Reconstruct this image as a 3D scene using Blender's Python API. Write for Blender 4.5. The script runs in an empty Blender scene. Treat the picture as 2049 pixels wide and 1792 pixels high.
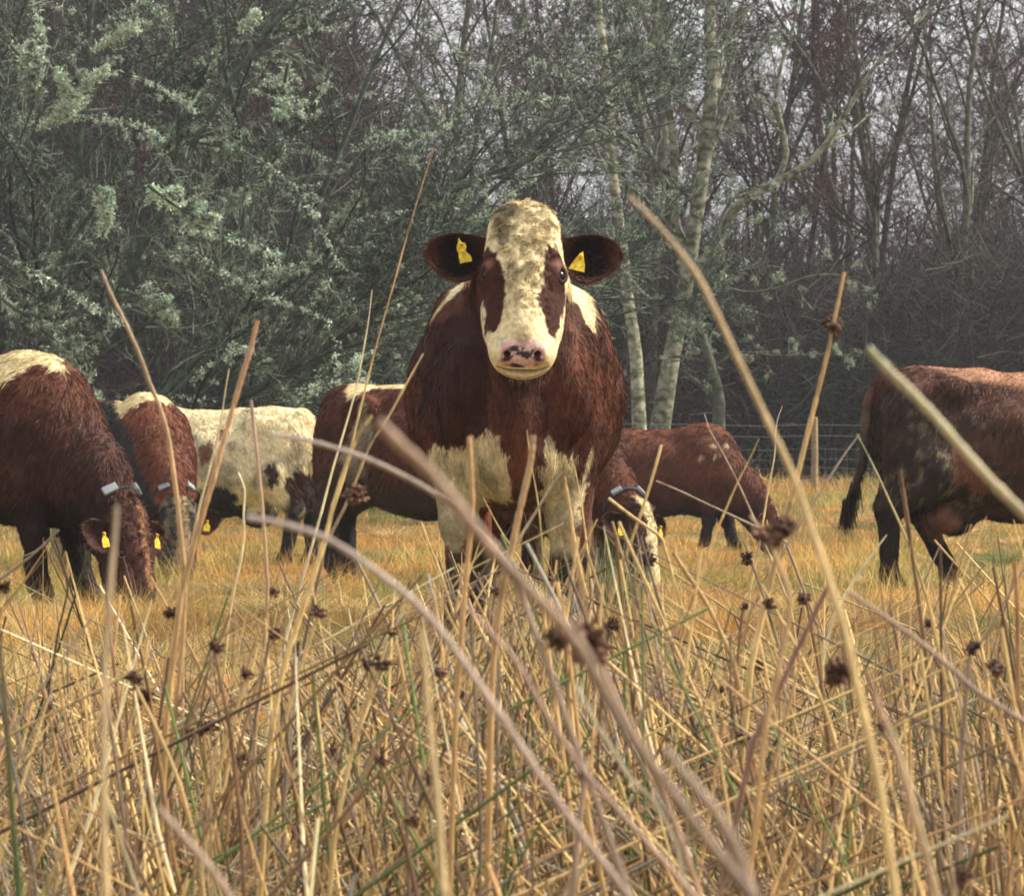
import bpy, math, random
import numpy as np
from mathutils import Vector, Matrix

# ------------------------------------------------------------------ camera, sky, sun, exposure
F = 8000.0            # focal length in pixels of a 2048 px wide picture
CZ = 0.507            # camera height (origin: the grass under the standing cow)
HY = 960.0            # row of the horizon in that picture
sc = bpy.context.scene
C = sc.collection
cam_d = bpy.data.cameras.new('camera')
cam_d.sensor_width = 36.0
cam_d.lens = 36.0 * F / 2048.0
cam_d.clip_start = 0.1
cam_d.clip_end = 2000.0
cam_d.dof.use_dof = True
cam_d.dof.focus_distance = 6.5
cam_d.dof.aperture_fstop = cam_d.lens / 1000.0 / 0.0030
cam = bpy.data.objects.new('camera', cam_d)
C.objects.link(cam)
cam.location = (0, 0, CZ)
cam.rotation_euler = (math.radians(90) + math.atan((HY - 895.5) / F), 0, 0)
sc.camera = cam

SUN_EL, SUN_AZ = math.radians(43), math.radians(82)   # azimuth clockwise from +Y (the view direction)
w = bpy.data.worlds.new('World')
sc.world = w
w.use_nodes = True
nt = w.node_tree
bg = nt.nodes['Background']
sky = nt.nodes.new('ShaderNodeTexSky')
sky.sky_type = 'NISHITA'
sky.sun_disc = False
sky.sun_elevation = SUN_EL
sky.sun_rotation = SUN_AZ
sky.air_density = 1.0
sky.dust_density = 4.0
sky.ozone_density = 1.0
tc = nt.nodes.new('ShaderNodeTexCoord')
mp = nt.nodes.new('ShaderNodeMapping')
mp.inputs['Scale'].default_value = (1.0, 1.0, 2.5)
cn = nt.nodes.new('ShaderNodeTexNoise')
cn.inputs['Scale'].default_value = 2.2
cn.inputs['Detail'].default_value = 6
cr = nt.nodes.new('ShaderNodeValToRGB')
cr.color_ramp.elements[0].position = 0.3
cr.color_ramp.elements[0].color = (9.0, 9.1, 9.1, 1)
cr.color_ramp.elements[1].position = 0.7
cr.color_ramp.elements[1].color = (11.2, 11.2, 11.0, 1)
mx = nt.nodes.new('ShaderNodeMixRGB')
mx.inputs['Fac'].default_value = 0.93
nt.links.new(tc.outputs['Generated'], mp.inputs['Vector'])
nt.links.new(mp.outputs['Vector'], cn.inputs['Vector'])
nt.links.new(cn.outputs['Fac'], cr.inputs['Fac'])
nt.links.new(sky.outputs['Color'], mx.inputs['Color1'])
nt.links.new(cr.outputs['Color'], mx.inputs['Color2'])
nt.links.new(mx.outputs['Color'], bg.inputs['Color'])
bg.inputs['Strength'].default_value = 0.068

sun_d = bpy.data.lights.new('sun', 'SUN')
sun_d.energy = 4.9
sun_d.angle = math.radians(9)
sun_d.color = (1.0, 0.9, 0.74)
sun = bpy.data.objects.new('sun', sun_d)
C.objects.link(sun)
sdir = Vector((math.sin(SUN_AZ) * math.cos(SUN_EL), math.cos(SUN_AZ) * math.cos(SUN_EL), math.sin(SUN_EL)))
sun.rotation_euler = sdir.to_track_quat('Z', 'Y').to_euler()
sc.view_settings.view_transform = 'Standard'
sc.view_settings.look = 'None'
sc.view_settings.exposure = 0.62
sc.view_settings.gamma = 1.0
sc.cycles.max_bounces = 6
sc.cycles.diffuse_bounces = 3

rng = np.random.default_rng(7)

# ------------------------------------------------------------------ helpers
def col_(*a): return np.array(a, dtype=float)

def hash3(ix, iy, iz, seed):
    h = (ix.astype(np.int64) * 73856093) ^ (iy.astype(np.int64) * 19349663) ^ (iz.astype(np.int64) * 83492791) ^ (seed * 2654435761)
    h = (h ^ (h >> 13)) * 1274126177
    h = h ^ (h >> 16)
    return (h & 0xFFFF) / 65535.0

def noise(P, freq, seed=0):
    Q = np.asarray(P) * freq + 1000.0
    i = np.floor(Q).astype(np.int64)
    f = Q - i
    f = f * f * (3 - 2 * f)
    r = 0
    for dx in (0, 1):
        wx = f[..., 0] if dx else 1 - f[..., 0]
        for dy in (0, 1):
            wy = f[..., 1] if dy else 1 - f[..., 1]
            for dz in (0, 1):
                wz = f[..., 2] if dz else 1 - f[..., 2]
                r = r + wx * wy * wz * hash3(i[..., 0] + dx, i[..., 1] + dy, i[..., 2] + dz, seed)
    return r * 2 - 1

def fbm(P, freq, seed=0, o=3):
    return sum(noise(P, freq * 2 ** k, seed + k) * 0.55 ** k for k in range(o))

def noise_v(P, freq, seed=0):
    return np.stack([noise(P, freq, seed + 11 * k) for k in range(3)], -1)

def unit(v):
    return v / np.maximum(np.linalg.norm(v, axis=-1, keepdims=True), 1e-9)

def mesh_obj(name, V, Fq, col=None, mat=None, parent=None, smooth=True, Ft=None):
    me = bpy.data.meshes.new(name)
    V = np.asarray(V, dtype=np.float32)
    nq = 0 if Fq is None else len(Fq)
    ntr = 0 if Ft is None else len(Ft)
    me.vertices.add(len(V))
    me.vertices.foreach_set('co', V.ravel())
    me.loops.add(nq * 4 + ntr * 3)
    li = []
    if nq: li.append(np.asarray(Fq, dtype=np.int32).ravel())
    if ntr: li.append(np.asarray(Ft, dtype=np.int32).ravel())
    me.loops.foreach_set('vertex_index', np.concatenate(li))
    me.polygons.add(nq + ntr)
    st = np.concatenate([np.arange(nq) * 4, nq * 4 + np.arange(ntr) * 3]).astype(np.int32)
    me.polygons.foreach_set('loop_start', st)
    me.update(calc_edges=True)
    me.polygons.foreach_set('use_smooth', np.full(nq + ntr, smooth))
    if col is not None:
        a = me.color_attributes.new('Col', 'FLOAT_COLOR', 'POINT')
        cc = np.ones((len(V), 4), dtype=np.float32)
        cc[:, :3] = np.clip(col, 0, 1)
        a.data.foreach_set('color', cc.ravel())
    if mat: me.materials.append(mat)
    o = bpy.data.objects.new(name, me)
    C.objects.link(o)
    if parent: o.parent = parent
    return o

def empty(name, loc=(0, 0, 0), rz=0):
    o = bpy.data.objects.new(name, None)
    C.objects.link(o)
    o.location = loc
    o.rotation_euler = (0, 0, rz)
    o.empty_display_size = 0.1
    return o

def tag(o, label=None, cat=None, group=None, kind=None):
    if label: o['label'] = label
    if cat: o['category'] = cat
    if group: o['group'] = group
    if kind: o['kind'] = kind
    return o

def tube_arrays(P, R, S=3, col=None, cap=False):
    """P (N,K,3) polylines, R (N,K) radii -> verts, quads, colours"""
    P = np.asarray(P, float); R = np.asarray(R, float)
    N, K, _ = P.shape
    T = unit(np.gradient(P, axis=1))
    ref = np.tile(np.array([0.31, 0.93, 0.2]), (N, 1, 1))
    A = unit(np.cross(T, ref)); B = np.cross(T, A)
    th = np.arange(S) * 2 * np.pi / S
    V = P[:, :, None, :] + R[:, :, None, None] * (np.cos(th)[None, None, :, None] * A[:, :, None, :] + np.sin(th)[None, None, :, None] * B[:, :, None, :])
    idx = np.arange(N * K * S).reshape(N, K, S)
    a = idx[:, :-1, :]; b = idx[:, 1:, :]
    Q = np.stack([a, np.roll(a, -1, 2), np.roll(b, -1, 2), b], -1).reshape(-1, 4)
    if cap and S >= 4:
        e = idx[:, -1, :]
        Q = np.concatenate([Q, np.stack([e[:, 0], e[:, 1], e[:, 2], e[:, 3]], -1)]) if S == 4 else np.concatenate([Q, np.stack([e[:, 0], e[:, 1], e[:, 2], e[:, 3]], -1), np.stack([e[:, 0], e[:, 3], e[:, 4], e[:, S - 1 if S > 5 else 4]], -1)]) if S > 5 else Q
    cc = None
    if col is not None:
        col = np.asarray(col, float)
        if col.ndim == 2: col = np.repeat(col[:, None, :], K, 1)
        cc = np.repeat(col[:, :, None, :], S, 2).reshape(-1, 3)
    return V.reshape(-1, 3), Q, cc

class Bag:
    def __init__(s): s.V = []; s.Q = []; s.T = []; s.Cc = []; s.n = 0
    def add(s, V, Q=None, col=None, T=None):
        if Q is not None: s.Q.append(np.asarray(Q) + s.n)
        if T is not None: s.T.append(np.asarray(T) + s.n)
        s.V.append(V)
        if col is not None:
            c = np.asarray(col, float)
            if c.ndim == 1: c = np.tile(c, (len(V), 1))
            s.Cc.append(c)
        s.n += len(V)
        return s
    def tubes(s, P, R, S=3, col=None):
        V, Q, cc = tube_arrays(P, R, S, col)
        return s.add(V, Q, cc)
    def build(s, name, mat, parent=None, smooth=True):
        return mesh_obj(name, np.concatenate(s.V), np.concatenate(s.Q) if s.Q else None,
                        np.concatenate(s.Cc) if s.Cc else None, mat, parent, smooth, np.concatenate(s.T) if s.T else None)

def blades(P, D, L, W, col, bend=0.35, seed=1, bdir=None, K=4):
    """flat tapering blades: roots P, directions D, lengths L, widths W, root colours"""
    r = np.random.default_rng(seed)
    N = len(P)
    t = np.linspace(0, 1, K)[None, :, None]
    bd = r.normal(size=(N, 3)) if bdir is None else bdir
    L = np.asarray(L)[:, None, None]
    C0 = P[:, None, :] + D[:, None, :] * L * t + unit(bd)[:, None, :] * L * bend * t ** 2
    side = unit(np.cross(D, r.normal(size=(N, 3))))[:, None, :]
    wv = np.asarray(W)[:, None, None] * (1 - t ** 1.5) * 0.5
    Lf = C0 - side * wv; Rt = C0 + side * wv
    V = np.stack([Lf[:, :-1], Rt[:, :-1]], 2).reshape(N, -1, 3)
    V = np.concatenate([V, C0[:, -1:]], 1)
    M = V.shape[1]
    q = [[2 * i, 2 * i + 1, 2 * i + 3, 2 * i + 2] for i in range(K - 2)]
    base = (np.arange(N) * M)[:, None, None]
    Q = (np.array(q)[None] + base).reshape(-1, 4)
    T = (np.array([[M - 3, M - 2, M - 1]])[None] + base).reshape(-1, 3)
    cc = np.repeat(np.asarray(col)[:, None, :], M, 1).reshape(-1, 3)
    return V.reshape(-1, 3), Q, T, cc

# ------------------------------------------------------------------ materials
def mat_col(name, rough=0.7, nscale=30, namt=0.25, spec=0.3, trans=0.0, bump=0.0, sheen=0.0):
    m = bpy.data.materials.new(name)
    m.use_nodes = True
    n = m.node_tree
    p = n.nodes['Principled BSDF']
    p.inputs['Roughness'].default_value = rough
    p.inputs['Specular IOR Level'].default_value = spec
    if sheen:
        p.inputs['Sheen Weight'].default_value = sheen
        p.inputs['Sheen Roughness'].default_value = 0.5
    at = n.nodes.new('ShaderNodeAttribute'); at.attribute_name = 'Col'
    t = n.nodes.new('ShaderNodeTexCoord')
    no = n.nodes.new('ShaderNodeTexNoise')
    no.inputs['Scale'].default_value = nscale
    no.inputs['Detail'].default_value = 4
    mr = n.nodes.new('ShaderNodeMapRange')
    mr.inputs['From Min'].default_value = 0.3; mr.inputs['From Max'].default_value = 0.7
    mr.inputs['To Min'].default_value = 1 - namt; mr.inputs['To Max'].default_value = 1 + namt
    mul = n.nodes.new('ShaderNodeVectorMath'); mul.operation = 'SCALE'
    n.links.new(t.outputs['Object'], no.inputs['Vector'])
    n.links.new(no.outputs['Fac'], mr.inputs['Value'])
    n.links.new(at.outputs['Color'], mul.inputs[0])
    n.links.new(mr.outputs['Result'], mul.inputs['Scale'])
    n.links.new(mul.outputs['Vector'], p.inputs['Base Color'])
    if bump:
        b = n.nodes.new('ShaderNodeBump'); b.inputs['Strength'].default_value = bump
        b.inputs['Distance'].default_value = 0.02
        n.links.new(no.outputs['Fac'], b.inputs['Height'])
        n.links.new(b.outputs['Normal'], p.inputs['Normal'])
    if trans:
        tr = n.nodes.new('ShaderNodeBsdfTranslucent')
        ms = n.nodes.new('ShaderNodeMixShader'); ms.inputs[0].default_value = trans
        n.links.new(mul.outputs['Vector'], tr.inputs['Color'])
        n.links.new(p.outputs[0], ms.inputs[1]); n.links.new(tr.outputs[0], ms.inputs[2])
        n.links.new(ms.outputs[0], n.nodes['Material Output'].inputs['Surface'])
    return m

def mat_flat(name, c, rough=0.5, spec=0.5, nscale=40, namt=0.15):
    m = mat_col(name, rough, nscale, namt, spec)
    n = m.node_tree
    at = [x for x in n.nodes if x.type == 'ATTRIBUTE'][0]
    rgb = n.nodes.new('ShaderNodeRGB'); rgb.outputs[0].default_value = (*c, 1)
    mul = [x for x in n.nodes if x.type == 'VECT_MATH'][0]
    n.links.new(rgb.outputs[0], mul.inputs[0]); n.nodes.remove(at)
    return m

M_hide = mat_col('cow_hide', 0.8, 60, 0.25, 0.15, bump=0.3)
M_hair = mat_col('cow_hair', 0.55, 40, 0.2, 0.25, trans=0.12)
M_wetnose = mat_col('wet_nose', 0.3, 120, 0.1, 0.5)
M_eye = mat_flat('eye_gloss', (0.010, 0.006, 0.005), 0.22, 0.35)
M_tag = mat_flat('yellow_tag', (0.58, 0.40, 0.025), 0.5, 0.3, 90, 0.5)
M_box = mat_flat('grey_plastic', (0.24, 0.28, 0.31), 0.4, 0.5)
M_strap = mat_flat('collar_strap', (0.035, 0.045, 0.05), 0.7, 0.15)
M_pink = mat_flat('pink_udder', (0.5, 0.27, 0.22), 0.6, 0.3)
M_grass = mat_col('dry_grass', 0.65, 3, 0.15, 0.25, trans=0.3)
M_rush = mat_col('rush_stem_skin', 0.5, 90, 0.3, 0.35)
def streaks(m, sx, sz):
    n = m.node_tree
    t = [x for x in n.nodes if x.type == 'TEX_COORD'][0]; no = [x for x in n.nodes if x.type == 'TEX_NOISE'][0]
    mp = n.nodes.new('ShaderNodeMapping'); mp.inputs['Scale'].default_value = (sx, sx, sz)
    n.links.new(t.outputs['Object'], mp.inputs['Vector']); n.links.new(mp.outputs['Vector'], no.inputs['Vector'])
    no.inputs['Scale'].default_value = 1.0
streaks(M_rush, 700, 45)
M_seed = mat_col('seed_husk', 0.7, 300, 0.35, 0.2)
M_bark = mat_col('bark', 0.85, 9, 0.6, 0.15, bump=0.8)
M_twig = mat_col('twig_bark', 0.85, 5, 0.2, 0.15)
M_lichen = mat_col('lichen_tuft', 0.9, 10, 0.25, 0.1, trans=0.2)
M_wood = mat_col('fence_wood', 0.8, 20, 0.3, 0.2, bump=0.3)
M_wire = mat_flat('fence_wire', (0.2, 0.21, 0.22), 0.4, 0.5)

def birch_mat():
    m = mat_col('birch_bark', 0.75, 3, 0.2, 0.2, bump=0.4)
    n = m.node_tree
    mul = [x for x in n.nodes if x.type == 'VECT_MATH'][0]
    p = n.nodes['Principled BSDF']
    t = [x for x in n.nodes if x.type == 'TEX_COORD'][0]
    mp = n.nodes.new('ShaderNodeMapping'); mp.inputs['Scale'].default_value = (6.0, 6.0, 9.0)
    no = n.nodes.new('ShaderNodeTexNoise'); no.inputs['Scale'].default_value = 1.1; no.inputs['Detail'].default_value = 5
    cr = n.nodes.new('ShaderNodeValToRGB')
    cr.color_ramp.elements[0].position = 0.40; cr.color_ramp.elements[0].color = (0.10, 0.12, 0.08, 1)
    cr.color_ramp.elements[1].position = 0.60; cr.color_ramp.elements[1].color = (1, 1, 1, 1)
    mm = n.nodes.new('ShaderNodeMixRGB'); mm.blend_type = 'MULTIPLY'; mm.inputs['Fac'].default_value = 0.85
    n.links.new(t.outputs['Object'], mp.inputs['Vector']); n.links.new(mp.outputs['Vector'], no.inputs['Vector'])
    n.links.new(no.outputs['Fac'], cr.inputs['Fac'])
    n.links.new(mul.outputs['Vector'], mm.inputs['Color1']); n.links.new(cr.outputs['Color'], mm.inputs['Color2'])
    n.links.new(mm.outputs['Color'], p.inputs['Base Color'])
    return m
M_birch = birch_mat()

# ------------------------------------------------------------------ the ground
G_D = [0, 2.5, 5, 8, 11, 13.3, 18.6, 22.3, 25.4, 29, 38, 46, 55, 62, 80, 110, 200, 900]
G_Z = [-.42, -.40, -.27, -.09, -.02, .0, -.075, -.13, -.16, -.19, -.20, .05, .36, .50, .80, 1.2, 1.5, 2.0]
def ground(x, y):
    x = np.asarray(x, float); y = np.asarray(y, float)
    z = np.interp(y, G_D, G_Z)
    P = np.stack([x, y, np.zeros_like(x)], -1)
    amp = np.clip((y - 3) / 10, 0.3, 1)
    return z + amp * (0.035 * noise(P, 0.9, 5) + 0.015 * noise(P, 3.0, 6)) - 0.02

def grid_ground():
    ys = np.concatenate([np.linspace(-30, 0, 8)[:-1], np.linspace(0, 70, 300), np.linspace(71, 140, 40)])
    u = np.linspace(-1, 1, 90)
    Y, U = np.meshgrid(ys, u, indexing='ij')
    X = U * (9 + np.abs(Y) * 0.45)
    Z = ground(X, Y)
    V = np.stack([X, Y, Z], -1)
    n, m = X.shape
    idx = np.arange(n * m).reshape(n, m)
    Q = np.stack([idx[:-1, :-1], idx[:-1, 1:], idx[1:, 1:], idx[1:, :-1]], -1).reshape(-1, 4)
    V = V.reshape(-1, 3)
    k = fbm(V * [1, 1, 0], 0.8, 3)[:, None]
    c = col_(.20, .13, .05) * (1 + 0.3 * k) + col_(-.06, .0, .0) * (k > 0.35)
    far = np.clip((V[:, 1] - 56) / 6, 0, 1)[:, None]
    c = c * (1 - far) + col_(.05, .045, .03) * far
    m_ = mat_col('ground_turf', 0.95, 8, 0.4, 0.1, bump=0.6)
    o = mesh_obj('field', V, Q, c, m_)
    tag(o, kind='structure')
grid_ground()

def grass_field():
    bag = Bag()
    # candidate roots: uniform in picture columns, denser near
    N = 300000
    y = 6.5 * (62 / 6.5) ** (rng.random(N) ** 0.9)
    x = (rng.random(N) * 2 - 1) * (y * 0.165 + 1.5)
    P = np.stack([x, y, np.zeros(N)], -1)
    tus = np.clip(fbm(P, 1.5, 21) * 1.5, -1, 1)
    keep = rng.random(N) < np.clip(0.55 + tus * 0.9, 0.22, 1)
    P = P[keep]; x = x[keep]; y = y[keep]; tus = tus[keep]
    N = len(P)
    P[:, 2] = ground(x, y) - 0.01
    far = np.clip(y / 20, 0.5, 3); pat = noise(P, 0.7, 61)
    L = (0.045 + 0.045 * rng.random(N)) * (1 + 1.3 * np.clip(tus, -.25, 1)) * np.clip(far, 0.9, 1.5)
    big = noise(P, 0.45, 31) + 0.3 * noise(P, 1.7, 32)
    lean = noise_v(P, 1.8, 40) * 0.9
    D = unit(np.stack([rng.normal(0, .45, N) + lean[:, 0], rng.normal(0, .45, N) + lean[:, 1], np.full(N, 1.0)], -1))
    W = 0.0034 * far * (0.7 + 0.6 * rng.random(N))
    straw = col_(.66, .44, .15); ochre = col_(.56, .275, .07); green = col_(.19, .22, .06); dull = col_(.20, .135, .07)
    r = rng.random(N)
    c = np.where(((r + big * 0.45) < 0.50)[:, None], straw, ochre)
    gmask = (noise(P, 0.8, 50) + 0.5 * noise(P, 3, 51) + rng.random(N) * 0.6 > 0.43)[:, None]
    c = np.where(gmask, green * (0.8 + .6 * rng.random((N, 1))), c)
    c = np.where((rng.random(N) < 0.18)[:, None], dull, c)
    c = c * (0.7 + 0.6 * rng.random((N, 1))) * (1 + .28 * pat[:, None] + .2 * tus[:, None])
    V, Q, T, cc = blades(P, D, L, W, c, 0.5, 3)
    bag.add(V, Q, cc, T)
    # tussocks: mops of longer bleached, rusty or brown blades
    M = 760; per = 170
    ty = 6.8 * (50 / 6.8) ** rng.random(M); tx = (rng.random(M) * 2 - 1) * (ty * .16 + 1.3)
    a = rng.random((M, per)) * 6.283; rr = rng.random((M, per)) ** .5
    rad_ = rng.uniform(.08, .24, M)[:, None]
    X = tx[:, None] + np.cos(a) * rr * rad_; Y = ty[:, None] + np.sin(a) * rr * rad_
    P = np.stack([X, Y, ground(X, Y) - .01], -1).reshape(-1, 3)
    lx = rng.normal(0, .35, (M, 1))
    D = unit(np.stack([np.cos(a) * rr * 1.0 + lx, np.sin(a) * rr * 1.0, np.full((M, per), .9)], -1).reshape(-1, 3) + rng.normal(0, .12, (M * per, 3)))
    L = (rng.uniform(.12, .26, M)[:, None] * rng.uniform(.6, 1.15, (M, per))).ravel()
    pal = np.stack([col_(.66, .50, .25), col_(.54, .31, .11), col_(.30, .20, .11), col_(.20, .15, .09), col_(.17, .20, .07), col_(.58, .40, .17)])
    tc_ = pal[rng.choice(6, M, p=[.24, .24, .15, .12, .08, .17])]
    c = (tc_[:, None] * rng.uniform(.6, 1.3, (M, per, 1))).reshape(-1, 3)
    W = (0.0036 * np.clip(ty / 18, .6, 2.6)[:, None] * np.ones((1, per))).ravel()
    bd = np.stack([np.cos(a) + lx, np.sin(a), np.full((M, per), -1.2)], -1).reshape(-1, 3) + rng.normal(0, .4, (M * per, 3))
    V, Q, T, cc = blades(P, D, L, W, c, .55, 4, bd)
    bag.add(V, Q, cc, T)
    o = bag.build('grass', M_grass)
    tag(o, 'tussocky orange and straw coloured winter grass covering the field', 'grass', kind='stuff')
grass_field()

# ------------------------------------------------------------------ cattle
class SDF:
    """smooth union of simple shapes sampled on a rectilinear grid, surfaced with surface nets"""
    def __init__(s, xs, ys, zs):
        s.ax = (xs, ys, zs)
        s.f = np.full((len(xs), len(ys), len(zs)), 0.3, np.float32)
    def region(s, lo, hi):
        sl = []
        for a, l, h in zip(s.ax, lo, hi):
            i = np.searchsorted(a, l); j = np.searchsorted(a, h)
            sl.append(slice(max(i - 1, 0), min(j + 1, len(a))))
        X, Y, Z = np.meshgrid(*[a[q] for a, q in zip(s.ax, sl)], indexing='ij')
        return tuple(sl), np.stack([X, Y, Z], -1)
    def put(s, lo, hi, fn, k, sub=False):
        sl, P = s.region(lo, hi)
        if P.size == 0: return
        d = fn(P); g = s.f[sl]
        if sub:
            h = np.clip(0.5 - 0.5 * (g + d) / k, 0, 1)
            s.f[sl] = g * (1 - h) + (-d) * h + k * h * (1 - h)
        else:
            h = np.clip(0.5 + 0.5 * (g - d) / k, 0, 1)
            s.f[sl] = g * (1 - h) + d * h - k * h * (1 - h)
    def E(s, c, r, k=0.05, M=None, sub=False):
        c = np.array(c, float); r = np.array(r, float)
        m = r.max() + k + 0.03
        def fn(P):
            q = P - c
            if M is not None: q = q @ M      # columns of M are the ellipsoid's axes
            k0 = np.linalg.norm(q / r, axis=-1); k1 = np.linalg.norm(q / (r * r), axis=-1)
            return k0 * (k0 - 1) / np.maximum(k1, 1e-6)
        s.put(c - m, c + m, fn, k, sub)
    def Cn(s, a, b, ra, rb, k=0.04, fy=1.0, sub=False):
        a = np.array(a, float); b = np.array(b, float)
        m = max(ra, rb) * max(1, fy) + k + 0.03
        def fn(P):
            q = P - a; ba = b - a
            if fy != 1.0:
                q = q.copy(); q[..., 1] /= fy; ba = ba.copy(); ba[1] /= fy
            t = np.clip((q @ ba) / (ba @ ba), 0, 1)
            return np.linalg.norm(q - t[..., None] * ba, axis=-1) - (ra + (rb - ra) * t)
        s.put(np.minimum(a, b) - m, np.maximum(a, b) + m, fn, k, sub)
    def mesh(s):
        f = s.f; ins = f < 0
        xs, ys, zs = s.ax
        n = np.array(f.shape)
        # cells with a sign change
        acc = np.zeros(tuple(n - 1) + (3,)); cnt = np.zeros(tuple(n - 1))
        G = np.stack(np.meshgrid(xs, ys, zs, indexing='ij'), -1)
        def sl(off, shape): return tuple(slice(o, o + m) for o, m in zip(off, shape))
        for ax in range(3):
            o1 = np.zeros(3, int); o1[ax] = 1
            for u in (0, 1):
                for v in (0, 1):
                    off = np.zeros(3, int); oth = [i for i in range(3) if i != ax]
                    off[oth[0]] = u; off[oth[1]] = v
                    A = sl(off, n - 1); B = sl(off + o1, n - 1)
                    fa = f[A]; fb = f[B]
                    m = (fa < 0) != (fb < 0)
                    t = fa[m] / (fa[m] - fb[m])
                    acc[m] += G[A][m] * (1 - t[:, None]) + G[B][m] * t[:, None]
                    cnt[m] += 1
        act = cnt > 0
        idx = -np.ones(tuple(n - 1), int); idx[act] = np.arange(act.sum())
        V = acc[act] / cnt[act][:, None]
        Q = []
        for ax in range(3):
            o1 = np.zeros(3, int); o1[ax] = 1
            oth = [i for i in range(3) if i != ax]
            core = tuple(slice(1, n[i] - 1) if i != ax else slice(0, n[i] - 1) for i in range(3))
            nxt = tuple(slice(1, n[i] - 1) if i != ax else slice(1, n[i]) for i in range(3))
            a = ins[core]; b = ins[nxt]
            ch = np.argwhere(a != b)
            flip = a[a != b]
            p = ch.copy(); p[:, oth[0]] += 1; p[:, oth[1]] += 1
            q = []
            for du, dv in ((-1, -1), (0, -1), (0, 0), (-1, 0)):
                r = p.copy(); r[:, oth[0]] += du; r[:, oth[1]] += dv
                q.append(idx[r[:, 0], r[:, 1], r[:, 2]])
            q = np.stack(q, -1)
            if ax == 1: flip = ~flip
            q[~flip] = q[~flip][:, ::-1]
            Q.append(q)
        return V, np.concatenate(Q)

def vnormals(V, Q):
    fn = np.cross(V[Q[:, 2]] - V[Q[:, 0]], V[Q[:, 3]] - V[Q[:, 1]])
    N = np.zeros_like(V)
    for i in range(4): np.add.at(N, Q[:, i], fn)
    return unit(N)

def frame_matrix(xdir, up=(0, 0, 1), roll=0):
    X = unit(np.array(xdir, float)); Z = np.array(up, float)
    Z = unit(Z - X * (Z @ X)); Y = np.cross(Z, X)
    if roll:
        c, s_ = math.cos(roll), math.sin(roll)
        Y, Z = Y * c + Z * s_, Z * c - Y * s_
    return np.stack([X, Y, Z], 1)

HEAD = [  # (type, args...) in head space: x poll->muzzle, y lateral, z out of the forehead
    ('E', (.10, 0, -.085), (.155, .128, .10)), ('E', (.0, 0, -.06), (.072, .112, .075)),
    ('E', (.12, 0, -.045), (.15, .118, .055)),
    ('E', (.185, .104, -.085), (.06, .042, .05)), ('E', (.185, -.104, -.085), (.06, .042, .05)),
    ('C', (.20, 0, -.075), (.40, 0, -.07), .086, .068), ('E', (.25, .088, -.135), (.16, .050, .085)), ('E', (.25, -.088, -.135), (.16, .050, .085)),
    ('E', (.345, .068, -.115), (.13, .050, .065)), ('E', (.345, -.068, -.115), (.13, .050, .065)),
    ('C', (.19, 0, -.185), (.42, 0, -.13), .065, .046),
    ('E', (.448, 0, -.09), (.058, .098, .066)), ('E', (.44, .060, -.120), (.055, .040, .042)), ('E', (.44, -.060, -.120), (.055, .040, .042)), ('E', (.475, .046, -.068), (.036, .040, .042)), ('E', (.475, -.046, -.068), (.036, .040, .042)),
    ('E', (.485, 0, -.130), (.042, .068, .034)), ('E', (.46, 0, -.14), (.05, .08, .038)),
]

def head_dist(h):
    d = np.full(len(h), 1.0)
    for q in HEAD:
        if q[0] == 'E':
            u = h - np.array(q[1]); r = np.array(q[2])
            k0 = np.linalg.norm(u / r, axis=-1); k1 = np.linalg.norm(u / (r * r), axis=-1)
            e = k0 * (k0 - 1) / np.maximum(k1, 1e-6)
        else:
            a = np.array(q[1]); ba = np.array(q[2]) - a
            t = np.clip(((h - a) @ ba) / (ba @ ba), 0, 1)
            e = np.linalg.norm(h - a - t[:, None] * ba, axis=-1) - (q[3] + (q[4] - q[3]) * t)
        d = np.minimum(d, e)
    return d

def add_head(S, Mh, o, sc_, k=0.03, only=None):
    for h in HEAD:
        if h[0] == 'E':
            S.E(o + Mh @ (np.array(h[1]) * sc_), np.array(h[2]) * sc_, k, Mh)
        else:
            S.Cn(o + Mh @ (np.array(h[1]) * sc_), o + Mh @ (np.array(h[2]) * sc_), h[3] * sc_, h[4] * sc_, k)
    for s_ in (1, -1):
        S.E(o + Mh @ (np.array((.488, .048 * s_, -.042)) * sc_), np.array((.013, .015, .010)) * sc_, .008, Mh, sub=True)
        S.E(o + Mh @ (np.array((.187, .131 * s_, -.046)) * sc_), np.array((.024, .016, .016)) * sc_, .012, Mh, sub=True)
    S.E(o + Mh @ (np.array((.515, 0, -.108)) * sc_), np.array((.045, .075, .005)) * sc_, .008, Mh, sub=True)

def poly_sdf(px, py, poly):
    """signed distance in pixels to a polygon (negative inside)"""
    poly = np.array(poly, float)
    d = np.full(px.shape, 1e9); ins = np.zeros(px.shape, bool)
    n = len(poly)
    for i in range(n):
        a = poly[i]; b = poly[(i + 1) % n]
        e = b - a
        wx = px - a[0]; wy = py - a[1]
        t = np.clip((wx * e[0] + wy * e[1]) / (e @ e + 1e-9), 0, 1)
        d = np.minimum(d, np.hypot(wx - t * e[0], wy - t * e[1]))
        c = ((a[1] > py) != (b[1] > py)) & (px < (b[0] - a[0]) * (py - a[1]) / (b[1] - a[1] + 1e-9) + a[0])
        ins ^= c
    return np.where(ins, -d, d)

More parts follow.
